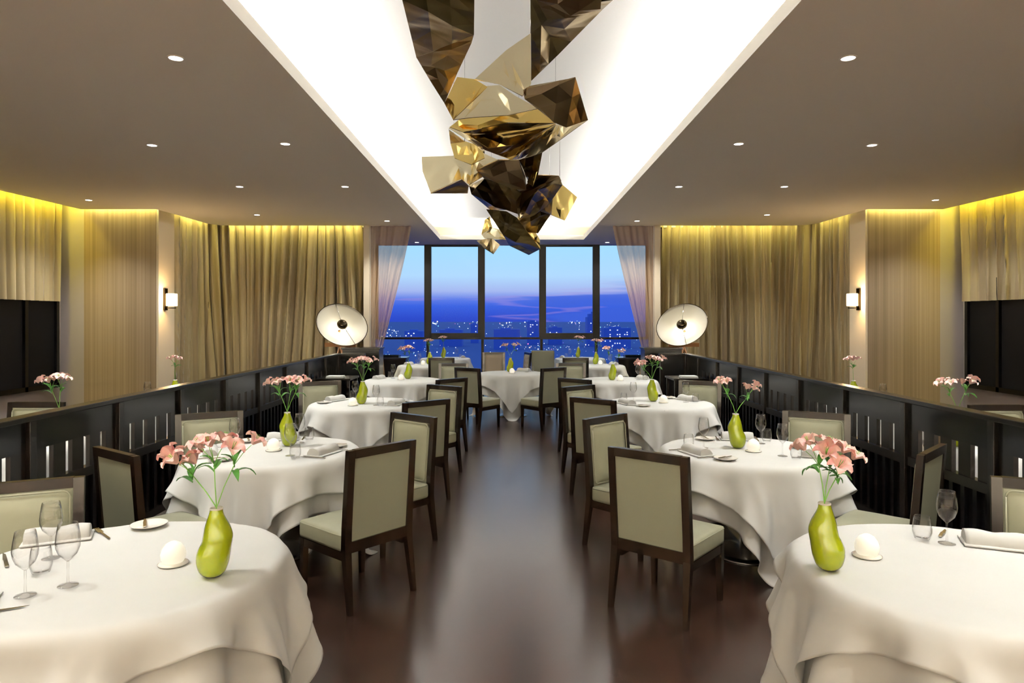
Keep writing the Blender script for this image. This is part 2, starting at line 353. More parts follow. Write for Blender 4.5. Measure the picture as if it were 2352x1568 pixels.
for lab, x0, x1, yt, d, lit in bl:
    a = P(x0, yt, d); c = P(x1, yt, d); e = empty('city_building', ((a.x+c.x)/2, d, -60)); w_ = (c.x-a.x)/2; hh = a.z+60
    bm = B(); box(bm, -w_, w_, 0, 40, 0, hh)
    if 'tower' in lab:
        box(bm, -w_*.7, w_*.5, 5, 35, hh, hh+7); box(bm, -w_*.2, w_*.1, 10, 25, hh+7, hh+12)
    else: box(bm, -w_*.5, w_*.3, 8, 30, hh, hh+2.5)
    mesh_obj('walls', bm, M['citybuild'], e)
    if lit:
        bm = B(); nf = int(hh/4.5)
        for i in range(nf):
            for j in range(max(3, int(w_*2/5))):
                if rng.random() < (.2 if lit == 2 else .1) and i*4.5 > hh-40:
                    x_ = -w_+2+j*5; box(bm, x_, x_+1.7, -.3, 0, i*4.5+1, i*4.5+2.4)
        mesh_obj('lit_windows', bm, M['citywhite'], e)
    tag(e, lab, 'building', 'city buildings beyond the window')

# ------------------------------------------------------------------ curtains
def curtain(name, path, z0, z1, seed, amp=.055, wl=.17, drift=.0, label='', step=.012, nzr=26, hem=0, group=None, m='curtain'):
    pts = [Vector((x, y, 0)) for x, y in path]; L_ = [0]
    for a, b_ in zip(pts, pts[1:]): L_.append(L_[-1]+(b_-a).length)
    n_ = int(L_[-1]/step); bm = B(); rows = []
    rg = random.Random(seed); ph0 = rg.random()*50
    for j in range(nzr+1):
        tz = j/nzr; z = z1+(z0-z1)*tz; row = []
        for i in range(n_+1):
            s_ = L_[-1]*i/n_
            k = max(q for q in range(len(L_)) if L_[q] <= s_+1e-9); k = min(k, len(pts)-2)
            t = (s_-L_[k])/(L_[k+1]-L_[k]); p = pts[k].lerp(pts[k+1], t); tg = (pts[k+1]-pts[k]).normalized(); nrm = Vector((-tg.y, tg.x, 0))
            nl = noise.noise(Vector((s_*.9+ph0, tz*.5, 3.1)))
            nh = noise.noise(Vector((s_*3.1+ph0, tz*1.1, 7.7)))
            ph = 2*PI*(s_/wl) + 3.0*nl*(.5+tz*.9) + 1.2*nh + drift*tz*math.sin(s_*2.2+1)
            A_ = amp*(.85+.6*noise.noise(Vector((s_*1.7+ph0, tz*.7, 9.))))
            w_ = math.sin(ph)+.38*math.sin(2.13*ph+1.3+2*nl)+.22*math.sin(3.7*ph)+.12*math.sin(6.3*ph+4*nl)
            row.append(bm.verts.new(p+nrm*(A_*w_)+tg*(.03*math.cos(ph))+Vector((0, 0, z))))
        rows.append(row)
    for a, b_ in zip(rows, rows[1:]):
        for i in range(n_): bm.faces.new((a[i], a[i+1], b_[i+1], b_[i])).smooth = True
    o = mesh_obj(name, bm, M[m]); tag(o, label, 'curtain', group)
    return o
for s, nm in ((-1, 'left'), (1, 'right')):
    sp = lambda l_: [(s*x, y) for x, y in l_]
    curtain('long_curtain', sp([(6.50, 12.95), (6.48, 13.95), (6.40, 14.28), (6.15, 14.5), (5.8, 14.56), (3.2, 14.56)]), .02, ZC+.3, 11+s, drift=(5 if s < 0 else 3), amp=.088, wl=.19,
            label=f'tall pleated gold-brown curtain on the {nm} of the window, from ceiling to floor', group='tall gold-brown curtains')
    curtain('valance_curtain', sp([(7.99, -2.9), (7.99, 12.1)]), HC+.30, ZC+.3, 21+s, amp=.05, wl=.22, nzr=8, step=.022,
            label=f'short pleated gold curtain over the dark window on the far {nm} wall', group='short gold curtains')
    # sheer swept to the side at the bay opening
    bm = B(); rows = []
    for j in range(31):
        t = j/30; z = ZC-t*(ZC-.05)
        inner = -2.13 if t < .02 else None
        ti = min(1, t*ZC/(ZC-1.05)); xi = 2.13+(2.74-2.13)*ti**1.12 if t*ZC < ZC-1.05 else 2.74-.1*((t*ZC-(ZC-1.05))/1.05)
        row = []
        for i in range(61):
            u = i/60; x = 2.985+(xi-2.985)*u
            row.append(bm.verts.new((s*x, 14.42+.035*math.sin(u*38+2*math.sin(t*2))*(.5+.5*t)+.02*math.sin(u*17), z)))
        rows.append(row)
    for a, b_ in zip(rows, rows[1:]):
        for i in range(60): bm.faces.new((a[i], a[i+1], b_[i+1], b_[i])).smooth = True
    tag(mesh_obj('sheer_drape', bm, M['sheer']), f'sheer beige drape swept aside at the {nm} edge of the window', 'curtain', 'sheer drapes')

# ------------------------------------------------------------------ downlights
def make_downlight():
    e = empty('downlight')
    bm = B(); lathe(bm, [(.062, 0), (.062, -.006), (.05, -.007), (.048, .0)], 24, cap=False); mesh_obj('trim_ring', bm, M['ceil'], e)
    bm = B(); lathe(bm, [(.048, -.004), (.02, -.007)], 24); mesh_obj('lens', bm, M['lamp'], e)
    return e
spots = [(-2.517, 5.11), (-4.05, 7.68), (-2.53, 7.62), (-4.03, 10.1), (-2.47, 10.1), (-6.97, 11.24), (-4.8, 12.85), (-2.5, 13.65), (-2.44, 17.5), (-2.5, 2.6), (-4.05, 5.1), (-4.05, 2.6), (-2.5, .2), (-6.9, 8.4), (-6.9, 5.4)]  # last six are out of frame, added to lift the ambient light
wl_ = ['left', 'right']
ld = bpy.data.lights.new('downlight_beam', 'SPOT'); ld.energy = 118; ld.color = WARM; ld.spot_size = math.radians(112); ld.spot_blend = .9; ld.shadow_soft_size = .05
rowname = ['nearest visible downlight, beside the tray', 'outer downlight of the second row', 'inner downlight of the second row, beside the tray', 'outer downlight of the third row', 'inner downlight of the third row, beside the tray', 'downlight out by the striped wall panel',
           'downlight close in front of the tall curtain', 'small downlight just before the window bay', 'downlight in the bay ceiling over the window', 'unseen downlight over the nearest table', 'unseen downlight over the side room in front', 'unseen downlight over the near side room', 'unseen downlight over the entrance end', 'unseen downlight deep in the side room', 'unseen downlight in the middle of the side room']
for s in (-1, 1):
    for i, (x, y) in enumerate(spots):
        if i == 8: x = -2.44
        o = inst('downlight', make_downlight, (-s*x*-1 if False else s*abs(x), y, ZC), 0, f'round recessed {rowname[i]}, {wl_[s > 0]} half of the ceiling', 'ceiling light', 'recessed downlights')
        lo = bpy.data.objects.new('downlight_beam', ld); COL.objects.link(lo); lo.location = (s*abs(x), y, ZC-.03)

# ------------------------------------------------------------------ folded metal sculpture
zp = lambda X, Y: (900+X/2.613, Y/2.613)
def sd(x, y):
    ks = [(-150, 2.7), (0, 3.3), (100, 3.9), (200, 4.8), (300, 5.8), (400, 7.0), (500, 8.4), (600, 9.8)]
    y = max(-149, y)
    for (a, da), (b_, db) in zip(ks, ks[1:]):
        if a <= y <= b_: d = da+(db-da)*(y-a)/(b_-a); break
    return d
sculp = empty('sheet_metal_sculpture', (0, 5.8, ZC+.46))
tag(sculp, 'long crumpled gold and bronze sheet metal sculpture hanging from the raised ceiling tray', 'sculpture')
SC = [
 ('bronze', 0, [(30, -330), (480, -330), (497, 0), (495, 210), (150, 345), (65, 0)]),
 ('brownmetal', .0, [(150, 345), (495, 210), (480, 260), (395, 440), (318, 620), (230, 480)]),
 ('bronze', 0, [(820, -330), (1500, -330), (1330, 0), (1265, 60), (1000, 330), (840, 485), (835, 0)]),
 ('brownmetal', -.35, [(840, -200), (1280, -200), (1255, 55), (1100, 105), (935, 118), (870, 0)]),
 ('gold', .1, [(395, 462), (500, 475), (575, 520), (370, 718), (318, 620)]),
 ('palegold', .15, [(575, 515), (650, 510), (745, 575), (880, 650), (700, 690), (470, 705), (370, 718)]),
 ('palegold', .5, [(835, 200), (838, 500), (785, 575), (650, 505), (500, 475), (690, 300)]),
 ('brownmetal', -.25, [(790, 540), (830, 515), (1105, 465), (1180, 720), (1050, 765), (990, 742), (800, 595)]),
 ('gold', -.05, [(350, 765), (430, 700), (880, 655), (985, 740), (700, 738), (430, 795)]),
 ('bronze', .05, [(430, 795), (700, 738), (985, 740), (640, 800), (470, 815)]),
 ('gold', -.15, [(470, 815), (640, 800), (985, 745), (740, 870), (580, 890)]),
 ('brownmetal', .1, [(520, 850), (740, 865), (985, 745), (780, 880), (640, 930), (560, 900)]),
 ('gold', -.1, [(640, 930), (780, 875), (985, 748), (820, 880), (720, 960)]),
 ('bronze', .05, [(720, 960), (860, 850), (985, 748), (960, 800), (800, 950)]),
 ('palegold', -.1, [(800, 950), (985, 748), (1050, 765), (1180, 720), (1000, 850), (900, 920)]),
 ('brownmetal', 0, [(345, 780), (440, 850), (355, 862)]),
 ('palegold', .1, [(345, 770), (400, 755), (560, 880), (560, 925), (520, 880)]),
 ('gold', .2, [(355, 862), (440, 850), (545, 880), (560, 950), (480, 990), (380, 950)]),
 ('palegold', 0, [(182, 942), (375, 937), (480, 990), (420, 1075), (235, 1160), (185, 1025)]),
 ('palegold', -.1, [(480, 960), (560, 925), (640, 960), (510, 1020), (550, 1060), (470, 1110), (420, 1075)]),
 ('brownmetal', .05, [(235, 1162), (425, 1078), (465, 1115), (458, 1160)]),
 ('brownmetal', -.2, [(510, 1022), (640, 960), (765, 960), (805, 1060), (810, 1140), (720, 1150), (655, 1090), (560, 1075)]),
 ('bronze', 0, [(765, 960), (905, 920), (880, 1050), (845, 1120), (805, 1060)]),
 ('gold', -.05, [(850, 960), (905, 922), (850, 1118), (815, 1095)]),
 ('bronze', .1, [(465, 1110), (560, 1070), (700, 1100), (780, 1160), (760, 1285), (690, 1260), (600, 1265), (480, 1165)]),
 ('bronze', -.15, [(570, 1258), (690, 1270), (755, 1310), (892, 1495), (825, 1530), (710, 1475), (670, 1410)]),
 ('brownmetal', .05, [(750, 1170), (870, 1050), (1005, 1055), (1020, 1085), (860, 1200), (760, 1290)]),
 ('bronze', -.2, [(775, 1230), (880, 1140), (1010, 1060), (1025, 1110), (950, 1220), (860, 1300), (770, 1310)]),
 ('gold', 0, [(1025, 1110), (1115, 1185), (1040, 1325), (960, 1290), (970, 1170)]),
 ('brownmetal', .1, [(970, 1170), (960, 1290), (885, 1265), (930, 1215)]),
 ('bronze', .05, [(840, 1290), (950, 1210), (960, 1280), (880, 1400), (780, 1390), (762, 1290)]),
 ('gold', .1, [(560, 1320), (590, 1300), (605, 1368), (540, 1405)]),
 ('palegold', .2, [(540, 1405), (605, 1368), (690, 1390), (700, 1440), (560, 1430)]),
 ('bronze', -.05, [(512, 1445), (600, 1430), (650, 1470), (612, 1525), (560, 1492)]),
 ('gold', .1, [(755, 1300), (850, 1370), (890, 1440), (893, 1498), (800, 1400)]),
]
rg = random.Random(3); jit = {}
def jkey(X, Y):
    for k in jit:
        if abs(k[0]-X)+abs(k[1]-Y) < 14: return jit[k]
    jit[(X, Y)] = rg.uniform(-.38, .38); return jit[(X, Y)]
wire_pts = []
for mk, off, poly in SC:
    bm = B(); vs = []
    xc_, yc_ = zp(sum(q[0] for q in poly)/len(poly), sum(q[1] for q in poly)/len(poly)); dc_ = sd(xc_, yc_)+off
    lean = {'gold': rg.uniform(.30, .75), 'palegold': rg.uniform(.45, .8)}.get(mk); tw = rg.uniform(-.35, .35)
    for X, Y in poly:
        x, y = zp(X, Y); d = sd(x, y)*(1+jkey(X, Y)*.16)+off
        if lean: d = dc_*(1+((yc_-y)*lean+(x-xc_)*tw)/F)
        p = P(x, y, d); p.z = min(p.z, ZC+.2)
        vs.append(bm.verts.new(p-sculp.location))
    c = sum((v.co for v in vs), Vector())/len(vs)
    f = bm.faces.new(vs); bmesh.ops.triangulate(bm, faces=[f])
    top = max(vs, key=lambda v: v.co.z); wire_pts.append(top.co.copy())
    bmesh.ops.subdivide_edges(bm, edges=bm.edges[:], cuts=2, use_grid_fill=True)
    for v in bm.verts:
        if not v.is_boundary: v.co += Vector((0, rg.uniform(-.03, .03), rg.uniform(-.03, .03)))
    o = mesh_obj('folded_sheet', bm, M[mk], sculp)
    md = o.modifiers.new('thick', 'SOLIDIFY'); md.thickness = .006
for p in wire_pts[::3]:
    if p.z < -.2:
        bm = B(); tube(bm, [p, (p.x, p.y, 0)], .0018, 5); mesh_obj('suspension_wire', bm, M['chrome'], sculp)

# ------------------------------------------------------------------ partitions
for s, nm in ((-1, 'left'), (1, 'right')):
    X0 = 3.0; e = empty('slatted_partition', (s*X0, 0, 0))
    tag(e, f'long black waist-high slatted partition running along the {nm} row of tables', 'partition', 'black slatted partitions')
    ya, yb = 1.2, 11.85; zt_ = 1.11
    bm = B(); x0, x1 = sorted((s*-.0, s*.11)); box(bm, x0, x1, ya, yb, zt_-.035, zt_, .006)
    x0, x1 = sorted((s*-.44, s*.11)); box(bm, x0, x1, yb, yb+.11, zt_-.035, zt_, .006); mesh_obj('top_rail', bm, M['wood'], e)
    k = 0; y = 1.38
    posts = []
    while y < yb+.1: posts.append(y); y += .97
    posts.append(yb+.03)
    for y in posts:
        bm = B(); x0, x1 = sorted((s*.005, s*.10)); box(bm, x0, x1, y-.03, y+.03, 0, zt_-.035, .004); mesh_obj('post', bm, M['wood'], e)
    bm = B(); box(bm, *sorted((s*-.42, s*-.36)), yb+.02, yb+.09, 0, zt_-.035, .004); mesh_obj('post', bm, M['wood'], e)
    for y0, y1 in zip(posts, posts[1:]):
        if y1-y0 < .2: continue
        bm = B(); x0, x1 = sorted((s*.035, s*.065)); box(bm, x0, x1, y0+.03, y1-.03, .885, zt_-.035); mesh_obj('upper_panel', bm, M['black'], e)
        bm = B(); box(bm, *sorted((s*.02, s*.085)), y0+.03, y1-.03, .60, .665); box(bm, *sorted((s*.02, s*.085)), y0+.03, y1-.03, .05, .11); mesh_obj('rail', bm, M['wood'], e)
        bm = B()
        for j in range(5):
            yc = y0+(j+.5)*(y1-y0)/5
            box(bm, *sorted((s*.035, s*.065)), yc-.062, yc+.062, .665, .885)
        mesh_obj('slats', bm, M['wood'], e)
        bm = B(); box(bm, *sorted((s*.06, s*.075)), y0+.03, y1-.03, .11, .60)
        for j in range(8):
            yc = y0+(j+.5)*(y1-y0)/8; box(bm, *sorted((s*.03, s*.06)), yc-.02, yc+.02, .11, .60)
        mesh_obj('lower_panel', bm, M['black'], e)
    bm = B(); box(bm, *sorted((s*-.36, s*.0)), yb+.04, yb+.07, .1, zt_-.035); mesh_obj('end_panel', bm, M['black'], e)
    # taller service station behind the partition's end
    e = empty('service_station', (s*2.78, 12.75, 0))
    tag(e, f'tall black service cabinet at the window end of the {nm} partition', 'cabinet', 'black service cabinets')
    bm = B(); box(bm, -.36, .36, -.22, .22, 1.15, 1.18, .004); mesh_obj('top', bm, M['wood'], e)
    bm = B(); box(bm, -.34, .34, -.2, .2, .08, 1.15, .004); mesh_obj('body', bm, M['black'], e)
    for q in (-1, 1):
        bm = B(); box(bm, -.165+q*.168, .165+q*.168, -.215, -.2, .12, 1.12, .003); d_ = mesh_obj('door', bm, M['black'], e)
        bm = B(); box(bm, q*.03-.006, q*.03+.006, -.235, -.215, .6, .75); mesh_obj('handle', bm, M['chrome'], d_)
    bm = B(); box(bm, -.3, .3, -.17, .17, 0, .08); mesh_obj('plinth', bm, M['black'], e)
    # low sideboard by the window
    e = empty('sideboard', (s*2.95, 16.6, 0))
    tag(e, f'low dark sideboard with glossy top by the window, {nm} side', 'sideboard', 'low sideboards by the window')
    bm = B(); box(bm, -.42, .42, -.25, .25, .74, .78, .005); mesh_obj('top', bm, M['bluetop'], e)
    bm = B(); box(bm, -.40, .40, -.23, .23, .06, .74, .004); mesh_obj('body', bm, M['wood'], e)
    bm = B()
    for a in (-.36, .36):
        for c in (-.19, .19): box(bm, a-.02, a+.02, c-.02, c+.02, 0, .06)
    mesh_obj('feet', bm, M['black'], e)
    e = empty('serving_tray', (s*2.95, 16.6, .78))
    tag(e, f'black serving tray on the low sideboard, {nm} side of the window', 'tray', 'serving trays')
    bm = B(); box(bm, -.22, .22, -.15, .15, .0, .012); mesh_obj('base', bm, M['black'], e)
    bm = B(); box(bm, -.22, .22, -.15, -.138, .012, .05); box(bm, -.22, .22, .138, .15, .012, .05); box(bm, -.22, -.208, -.138, .138, .012, .05); box(bm, .208, .22, -.138, .138, .012, .05); mesh_obj('rim', bm, M['black'], e)
    # dark ledge with napkins at the partition
    e = empty('console_table', (s*2.70, 10.6, 0))
    tag(e, f'dark console table standing against the far end of the {nm} partition', 'table', 'dark console tables')
    bm = B(); box(bm, -.26, .26, -.3, .3, .78, .81, .004); mesh_obj('top', bm, M['wood'], e)
    for a in (-.22, .22):
        for c in (-.26, .26):
            bm = B(); box(bm, a-.02, a+.02, c-.02, c+.02, 0, .78); mesh_obj('leg', bm, M['wood'], e)
    bm = B()
    for q in range(3): box(bm, -.13+q*.004, .13-q*.004, -.09, .09, q*.011, q*.011+.010, .004)
    o = mesh_obj('folded_napkins', bm, M['cloth'], loc=(s*2.70, 10.45, .812)); tag(o, f'white napkins folded flat on the {nm} dark console table', 'napkins', 'napkins on the consoles')

# ------------------------------------------------------------------ studio reflector lamps
for s, nm in ((-1, 'left'), (1, 'right')):
    cpos = Vector((s*3.22, 12.95, HC-.115))
    e = empty('reflector_lamp', (cpos.x+s*.05, cpos.y+.25, 0))
    tag(e, f'large tilted parabolic reflector floor lamp in front of the {nm} curtain', 'floor lamp', 'reflector floor lamps')
    nvec = Vector((-s*.42, -.70, .58)).normalized(); R_ = nvec.to_track_quat('Z', 'Y').to_matrix().to_4x4()
    T = Matrix.Translation(cpos-e.location)@R_
    bm = B(); prof = [(.03+.455*(i/12), .23*((i/12)**2)-.23) for i in range(13)]
    lathe(bm, prof, 48, cap=False)
    bmesh.ops.transform(bm, matrix=T, verts=bm.verts[:]); o = mesh_obj('reflector_bowl', bm, M['umbrella'], e); o.modifiers.new('t', 'SOLIDIFY').thickness = .004
    bm = B(); tube(bm, [(.486*math.cos(a*PI/24), .486*math.sin(a*PI/24), 0) for a in range(49)], .007, 6)
    bmesh.ops.transform(bm, matrix=T, verts=bm.verts[:]); mesh_obj('rim', bm, M['bronze'], e)
    bm = B(); bmesh.ops.create_uvsphere(bm, u_segments=20, v_segments=12, radius=.1); 
    for v in bm.verts: v.co.z = v.co.z*.8-.0
    bmesh.ops.transform(bm, matrix=T, verts=bm.verts[:]); hb = mesh_obj('lamp_cap', bm, M['bronze'], e, smooth=True)
    bm = B(); bmesh.ops.create_uvsphere(bm, u_segments=12, v_segments=8, radius=.04)
    for v in bm.verts: v.co.z -= .085
    bmesh.ops.transform(bm, matrix=T, verts=bm.verts[:]); mesh_obj('bulb', bm, M['bulb'], e, smooth=True)
    bm = B()
    for a in (95, 290): tube(bm, [(.085*math.cos(math.radians(a)), .085*math.sin(math.radians(a)), 0), (.484*math.cos(math.radians(a)), .484*math.sin(math.radians(a)), 0)], .006, 6)
    tube(bm, [(0, 0, -.04), (0, 0, -.23)], .012, 6)
    bmesh.ops.transform(bm, matrix=T, verts=bm.verts[:]); mesh_obj('bracket', bm, M['chrome'], e)
    lp = bpy.data.lights.new('reflector_light', 'POINT'); lp.energy = 3.2; lp.color = (1, .9, .72); lp.shadow_soft_size = .04
    lo = bpy.data.objects.new('reflector_light', lp); COL.objects.link(lo); lo.location = cpos-nvec*.135
    # stand
    base = cpos-e.location-nvec*.23
    bm = B(); tube(bm, [base, base+Vector((0, .08, -.08)), (base.x, base.y+.08, .75)], .022, 10); mesh_obj('pole', bm, M['tripodwood'], e)
    for a in (90, 210, 330):
        ca, sa = math.cos(math.radians(a)), math.sin(math.radians(a))
        bm = B(); tube(bm, [(base.x, base.y+.08, 1.18), (base.x+.12*ca, base.y+.08+.12*sa, .85), (base.x+.36*ca, base.y+.08+.3*sa, .0)], [.02, .02, .012], 8); mesh_obj('leg', bm, M['tripodwood'], e)
    bm = B(); box(bm, base.x-.3, base.x+.3, base.y+.06, base.y+.1, 1.17, 1.25, .006); mesh_obj('yoke', bm, M['tripodwood'], e)

# ------------------------------------------------------------------ wall sconces
for s, nm in ((-1, 'left'), (1, 'right')):
    e = empty('wall_sconce', (s*6.36, 12.5, HC+.35)); tag(e, f'square glowing wall sconce on a bronze plate, {nm} cream column', 'wall lamp', 'wall sconces')
    bm = B(); box(bm, *sorted((0, -s*.03)), -.06, .06, -.2, .2, .004); mesh_obj('back_plate', bm, M['bronze'], e)
    bm = B(); box(bm, *sorted((-s*.03, -s*.2)), -.015, .015, -.17, -.15); mesh_obj('arm', bm, M['bronze'], e)
    bm = B(); box(bm, *sorted((-s*.055, -s*.205)), -.075, .075, -.125, .105, .015); mesh_obj('shade', bm, M['sconce'], e)
    lp = bpy.data.lights.new('sconce_light', 'POINT'); lp.energy = 16; lp.color = (1, .66, .32); lp.shadow_soft_size = .08
    lo = bpy.data.objects.new('sconce_light', lp); COL.objects.link(lo); lo.location = (s*6.13, 12.36, HC+.36)

# ------------------------------------------------------------------ chairs
def make_chair(pan='leatherback'):
    e = empty('dining_chair')
    W_ = .255; HT = .955
    bk = lambda z: -.235-.045*max(0, (z-.4))/.555          # back leans slightly
    for sx in (-1, 1):
        bm = B()
        xo = sx*W_; xi = sx*(W_-.045)
        def ring(z, y, w=.045, dd=.04, out=0):
            a, c = sorted((xo+sx*out, xo+sx*out-sx*w)); return [(a, y-dd/2, z), (c, y-dd/2, z), (c, y+dd/2, z), (a, y+dd/2, z)]
        zs = [(0, -.285, .028, .028, 0), (.36, -.237, .045, .042, 0), (.5, bk(.5), .045, .042, 0), (HT-.002, bk(HT), .045, .036, 0)]
        for a, c in zip(zs, zs[1:]): hexa(bm, ring(*a), ring(*c))
        bmesh.ops.remove_doubles(bm, verts=bm.verts[:], dist=.0005)
        o = mesh_obj('rear_leg', bm, M['chairwood'], e)
        bm = B(); hexa(bm, [(sx*.222-.014, .222-.014, 0), (sx*.222+.014, .222-.014, 0), (sx*.222+.014, .222+.014, 0), (sx*.222-.014, .222+.014, 0)],
                       [(sx*.222-.021, .217-.021, .345), (sx*.222+.021, .217-.021, .345), (sx*.222+.021, .217+.021, .345), (sx*.222-.021, .217+.021, .345)])
        mesh_obj('front_leg', bm, M['chairwood'], e)
    bm = B()
    hexa(bm, [(-W_+.045, bk(HT)-.02, HT-.05), (W_-.045, bk(HT)-.02, HT-.05), (W_-.045, bk(HT)+.018, HT-.05), (-W_+.045, bk(HT)+.018, HT-.05)],
         [(-W_+.045, bk(HT)-.02, HT), (W_-.045, bk(HT)-.02, HT), (W_-.045, bk(HT)+.018, HT), (-W_+.045, bk(HT)+.018, HT)])
    mesh_obj('top_rail', bm, M['chairwood'], e)
    bm = B(); box(bm, -W_+.045, W_-.045, -.257, -.217, .345, .41)
    mesh_obj('lower_rail', bm, M['chairwood'], e)
    bm = B()
    for sx in (-1, 1): box(bm, sx*.222-.018, sx*.222+.018, -.22, .2, .295, .345)
    box(bm, -.204, .204, .2, .235, .295, .345)
    mesh_obj('seat_rail', bm, M['chairwood'], e)
    # upholstered back: flat panel behind, padded panel in front with piping
    bm = B(); n1 = 10
    zb0, zb1 = .41, HT-.05
    hexa(bm, [(-.21, bk(zb0)-.010, zb0), (.21, bk(zb0)-.010, zb0), (.21, bk(zb0)+.012, zb0), (-.21, bk(zb0)+.012, zb0)],
         [(-.21, bk(zb1)-.010, zb1), (.21, bk(zb1)-.010, zb1), (.21, bk(zb1)+.012, zb1), (-.21, bk(zb1)+.012, zb1)])
    mesh_obj('back_panel', bm, M[pan], e)
    bm = B(); rows = []
    for j in range(13):
        z = zb0+.05+(zb1-zb0-.055)*j/12; row = []
        for i in range(13):
            u = i/12*2-1; v_ = j/12*2-1
            puff = .035*(1-abs(u)**6)*(1-abs(v_)**6)**.6+.012
            row.append(bm.verts.new((u*.205, bk(z)+puff, z)))
        rows.append(row)
    for a, c in zip(rows, rows[1:]):
        for i in range(12): bm.faces.new((a[i], a[i+1], c[i+1], c[i])).smooth = True
    ft = mesh_obj('backrest_pad', bm, M['leather'] if pan == 'leatherback' else M[pan], e)
    bm = B(); zc0, zc1 = zb0+.055, zb1-.008; xr = .2; cr_ = .03; pts = []
    for cx_, cz_, a0 in ((xr-cr_, zc1-cr_, 0), (-xr+cr_, zc1-cr_, 90), (-xr+cr_, zc0+cr_, 180), (xr-cr_, zc0+cr_, 270)):
        for k in range(4):
            a = math.radians(a0+30*k); z = cz_+cr_*math.sin(a); pts.append((cx_+cr_*math.cos(a), bk(z)+.03, z))
    pts.append(pts[0]); tube(bm, pts, .0045, 6); mesh_obj('piping', bm, M['leather'], ft)
    # seat cushion
    bm = B(); box(bm, -.245, .245, -.215, .245, .345, .455, .022)
    bmesh.ops.subdivide_edges(bm, edges=[e_ for e_ in bm.edges if e_.calc_length() > .2], cuts=6, use_grid_fill=True)
    for v in bm.verts:
        if v.co.z > .43: v.co.z += .018*(1-(v.co.x/.245)**2)*(1-((v.co.y-.015)/.23)**2)+.002*noise.noise(v.co*14)
    st = mesh_obj('seat', bm, M['leather'] if pan == 'leatherback' else M[pan], e, smooth=True)
    bm = B(); pts = [(.243, -.2, .44), (.243, .23, .44), (.23, .243, .44), (-.23, .243, .44), (-.243, .23, .44), (-.243, -.2, .44)]
    tube(bm, pts, .004, 6); mesh_obj('piping', bm, M['leather'], st)
    return e
chair_n = 0
def chair(p1, p2, face, label, group, pan='leatherback'):
    """p1,p2: back's top corners (x,d); face: unit-ish vector the sitter looks along"""
    a = Vector(p1); c = Vector(p2); m_ = (a+c)/2; t = (c-a).normalized(); f = Vector((-t.y, t.x))
    if f.dot(Vector(face)) < 0: f = -f
    o_ = m_+f*.28; rz = math.atan2(f.y, f.x)-PI/2
    return inst('chair_'+pan, lambda: make_chair(pan), (o_.x, o_.y, 0), rz, label, 'chair', group)
GA = 'dining chairs'
CH = [
 ((-.949, 3.95), (-.622, 4.33), (-1, 1), 'aisle-side dining chair with its back to the camera, near side of the second left table'),
 ((-.986, 5.605), (-.586, 5.28), (-1, -1), 'aisle-side dining chair showing its padded front, far side of the second left table'),
 ((-.994, 6.18), (-.59, 6.52), (-1, 1), 'aisle-side dining chair with its back to the camera, near side of the third left table'),
 ((-.99, 7.95), (-.56, 7.64), (-1, -1), 'aisle-side dining chair showing its padded front, far side of the third left table'),
 ((-.965, 8.48), (-.56, 8.89), (-1, 1), 'aisle-side dining chair with its back to the camera, near side of the fourth left table'),
 ((-1.23, 11.65), (-.76, 11.65), (-.3, -1), 'dining chair on the far aisle side of the fourth left table'),
 ((-.90, 10.73), (-.486, 10.42), (1, 1), 'dining chair facing right at the left of the centre table'),
 ((-1.60, 13.3), (-1.15, 13.3), (0, 1), 'dining chair on the near side of the fifth left table'),
 ((.575, 4.10), (.983, 3.76), (1, 1), 'aisle-side dining chair with its back to the camera, near side of the second right table'),
 ((.55, 5.19), (.917, 5.53), (1, -1), 'aisle-side dining chair showing its padded front, far side of the second right table'),
 ((.57, 6.69), (.968, 6.36), (1, 1), 'aisle-side dining chair with its back to the camera, near side of the third right table'),
 ((.56, 7.60), (.95, 7.92), (1, -1), 'aisle-side dining chair showing its padded front, far side of the third right table'),
 ((.59, 8.84), (.995, 8.49), (1, 1), 'aisle-side dining chair with its back to the camera, near side of the fourth right table'),
 ((.78, 11.75), (1.24, 11.75), (.3, -1), 'dining chair on the far aisle side of the fourth right table'),
 ((.434, 10.42), (.86, 10.75), (-1, 1), 'dining chair facing left at the right of the centre table'),
 ((1.0, 13.3), (1.48, 13.3), (0, 1), 'dining chair on the near side of the fifth right table'),
 ((-2.56, 3.10), (-2.06, 3.33), (1, -1), 'dining chair facing the camera behind the nearest left table'),
 ((-2.50, 4.10), (-2.09, 3.80), (1, 1), 'dining chair in shadow between the left partition and the second left table'),
 ((-2.70, 5.43), (-2.23, 5.70), (1, -1), 'dining chair facing the camera at the partition side of the second left table'),
 ((-2.58, 8.20), (-2.10, 8.42), (1, -1), 'dining chair facing the camera at the partition side of the third left table'),
 ((2.32, 3.33), (2.80, 3.10), (-1, -1), 'dining chair facing the camera behind the nearest right table, cut by the frame'),
 ((2.28, 3.82), (2.66, 4.2), (-1, 1), 'dining chair in shadow between the right partition and the second right table'),
 ((2.24, 5.70), (2.72, 5.44), (-1, -1), 'dining chair facing the camera at the partition side of the second right table'),
 ((2.06, 8.46), (2.54, 8.24), (-1, -1), 'dining chair facing the camera at the partition side of the third right table'),
 ((-4.60, 6.25), (-4.10, 6.25), (0, -1), 'dining chair beyond the left partition, facing the camera'),
 ((4.05, 6.05), (4.55, 6.05), (0, -1), 'dining chair beyond the right partition, facing the camera'),
]
for p1, p2, f, lab in CH: chair(p1, p2, f, lab, GA)
chair((-.66, 15.45), (-.16, 15.45), (0, -1), 'taupe dining chair by the window, left of the centre vase', GA, 'taupe')
chair((.30, 15.6), (.42, 15.12), (-1, -.2), 'taupe dining chair by the window, right of the centre vase', GA, 'taupe')
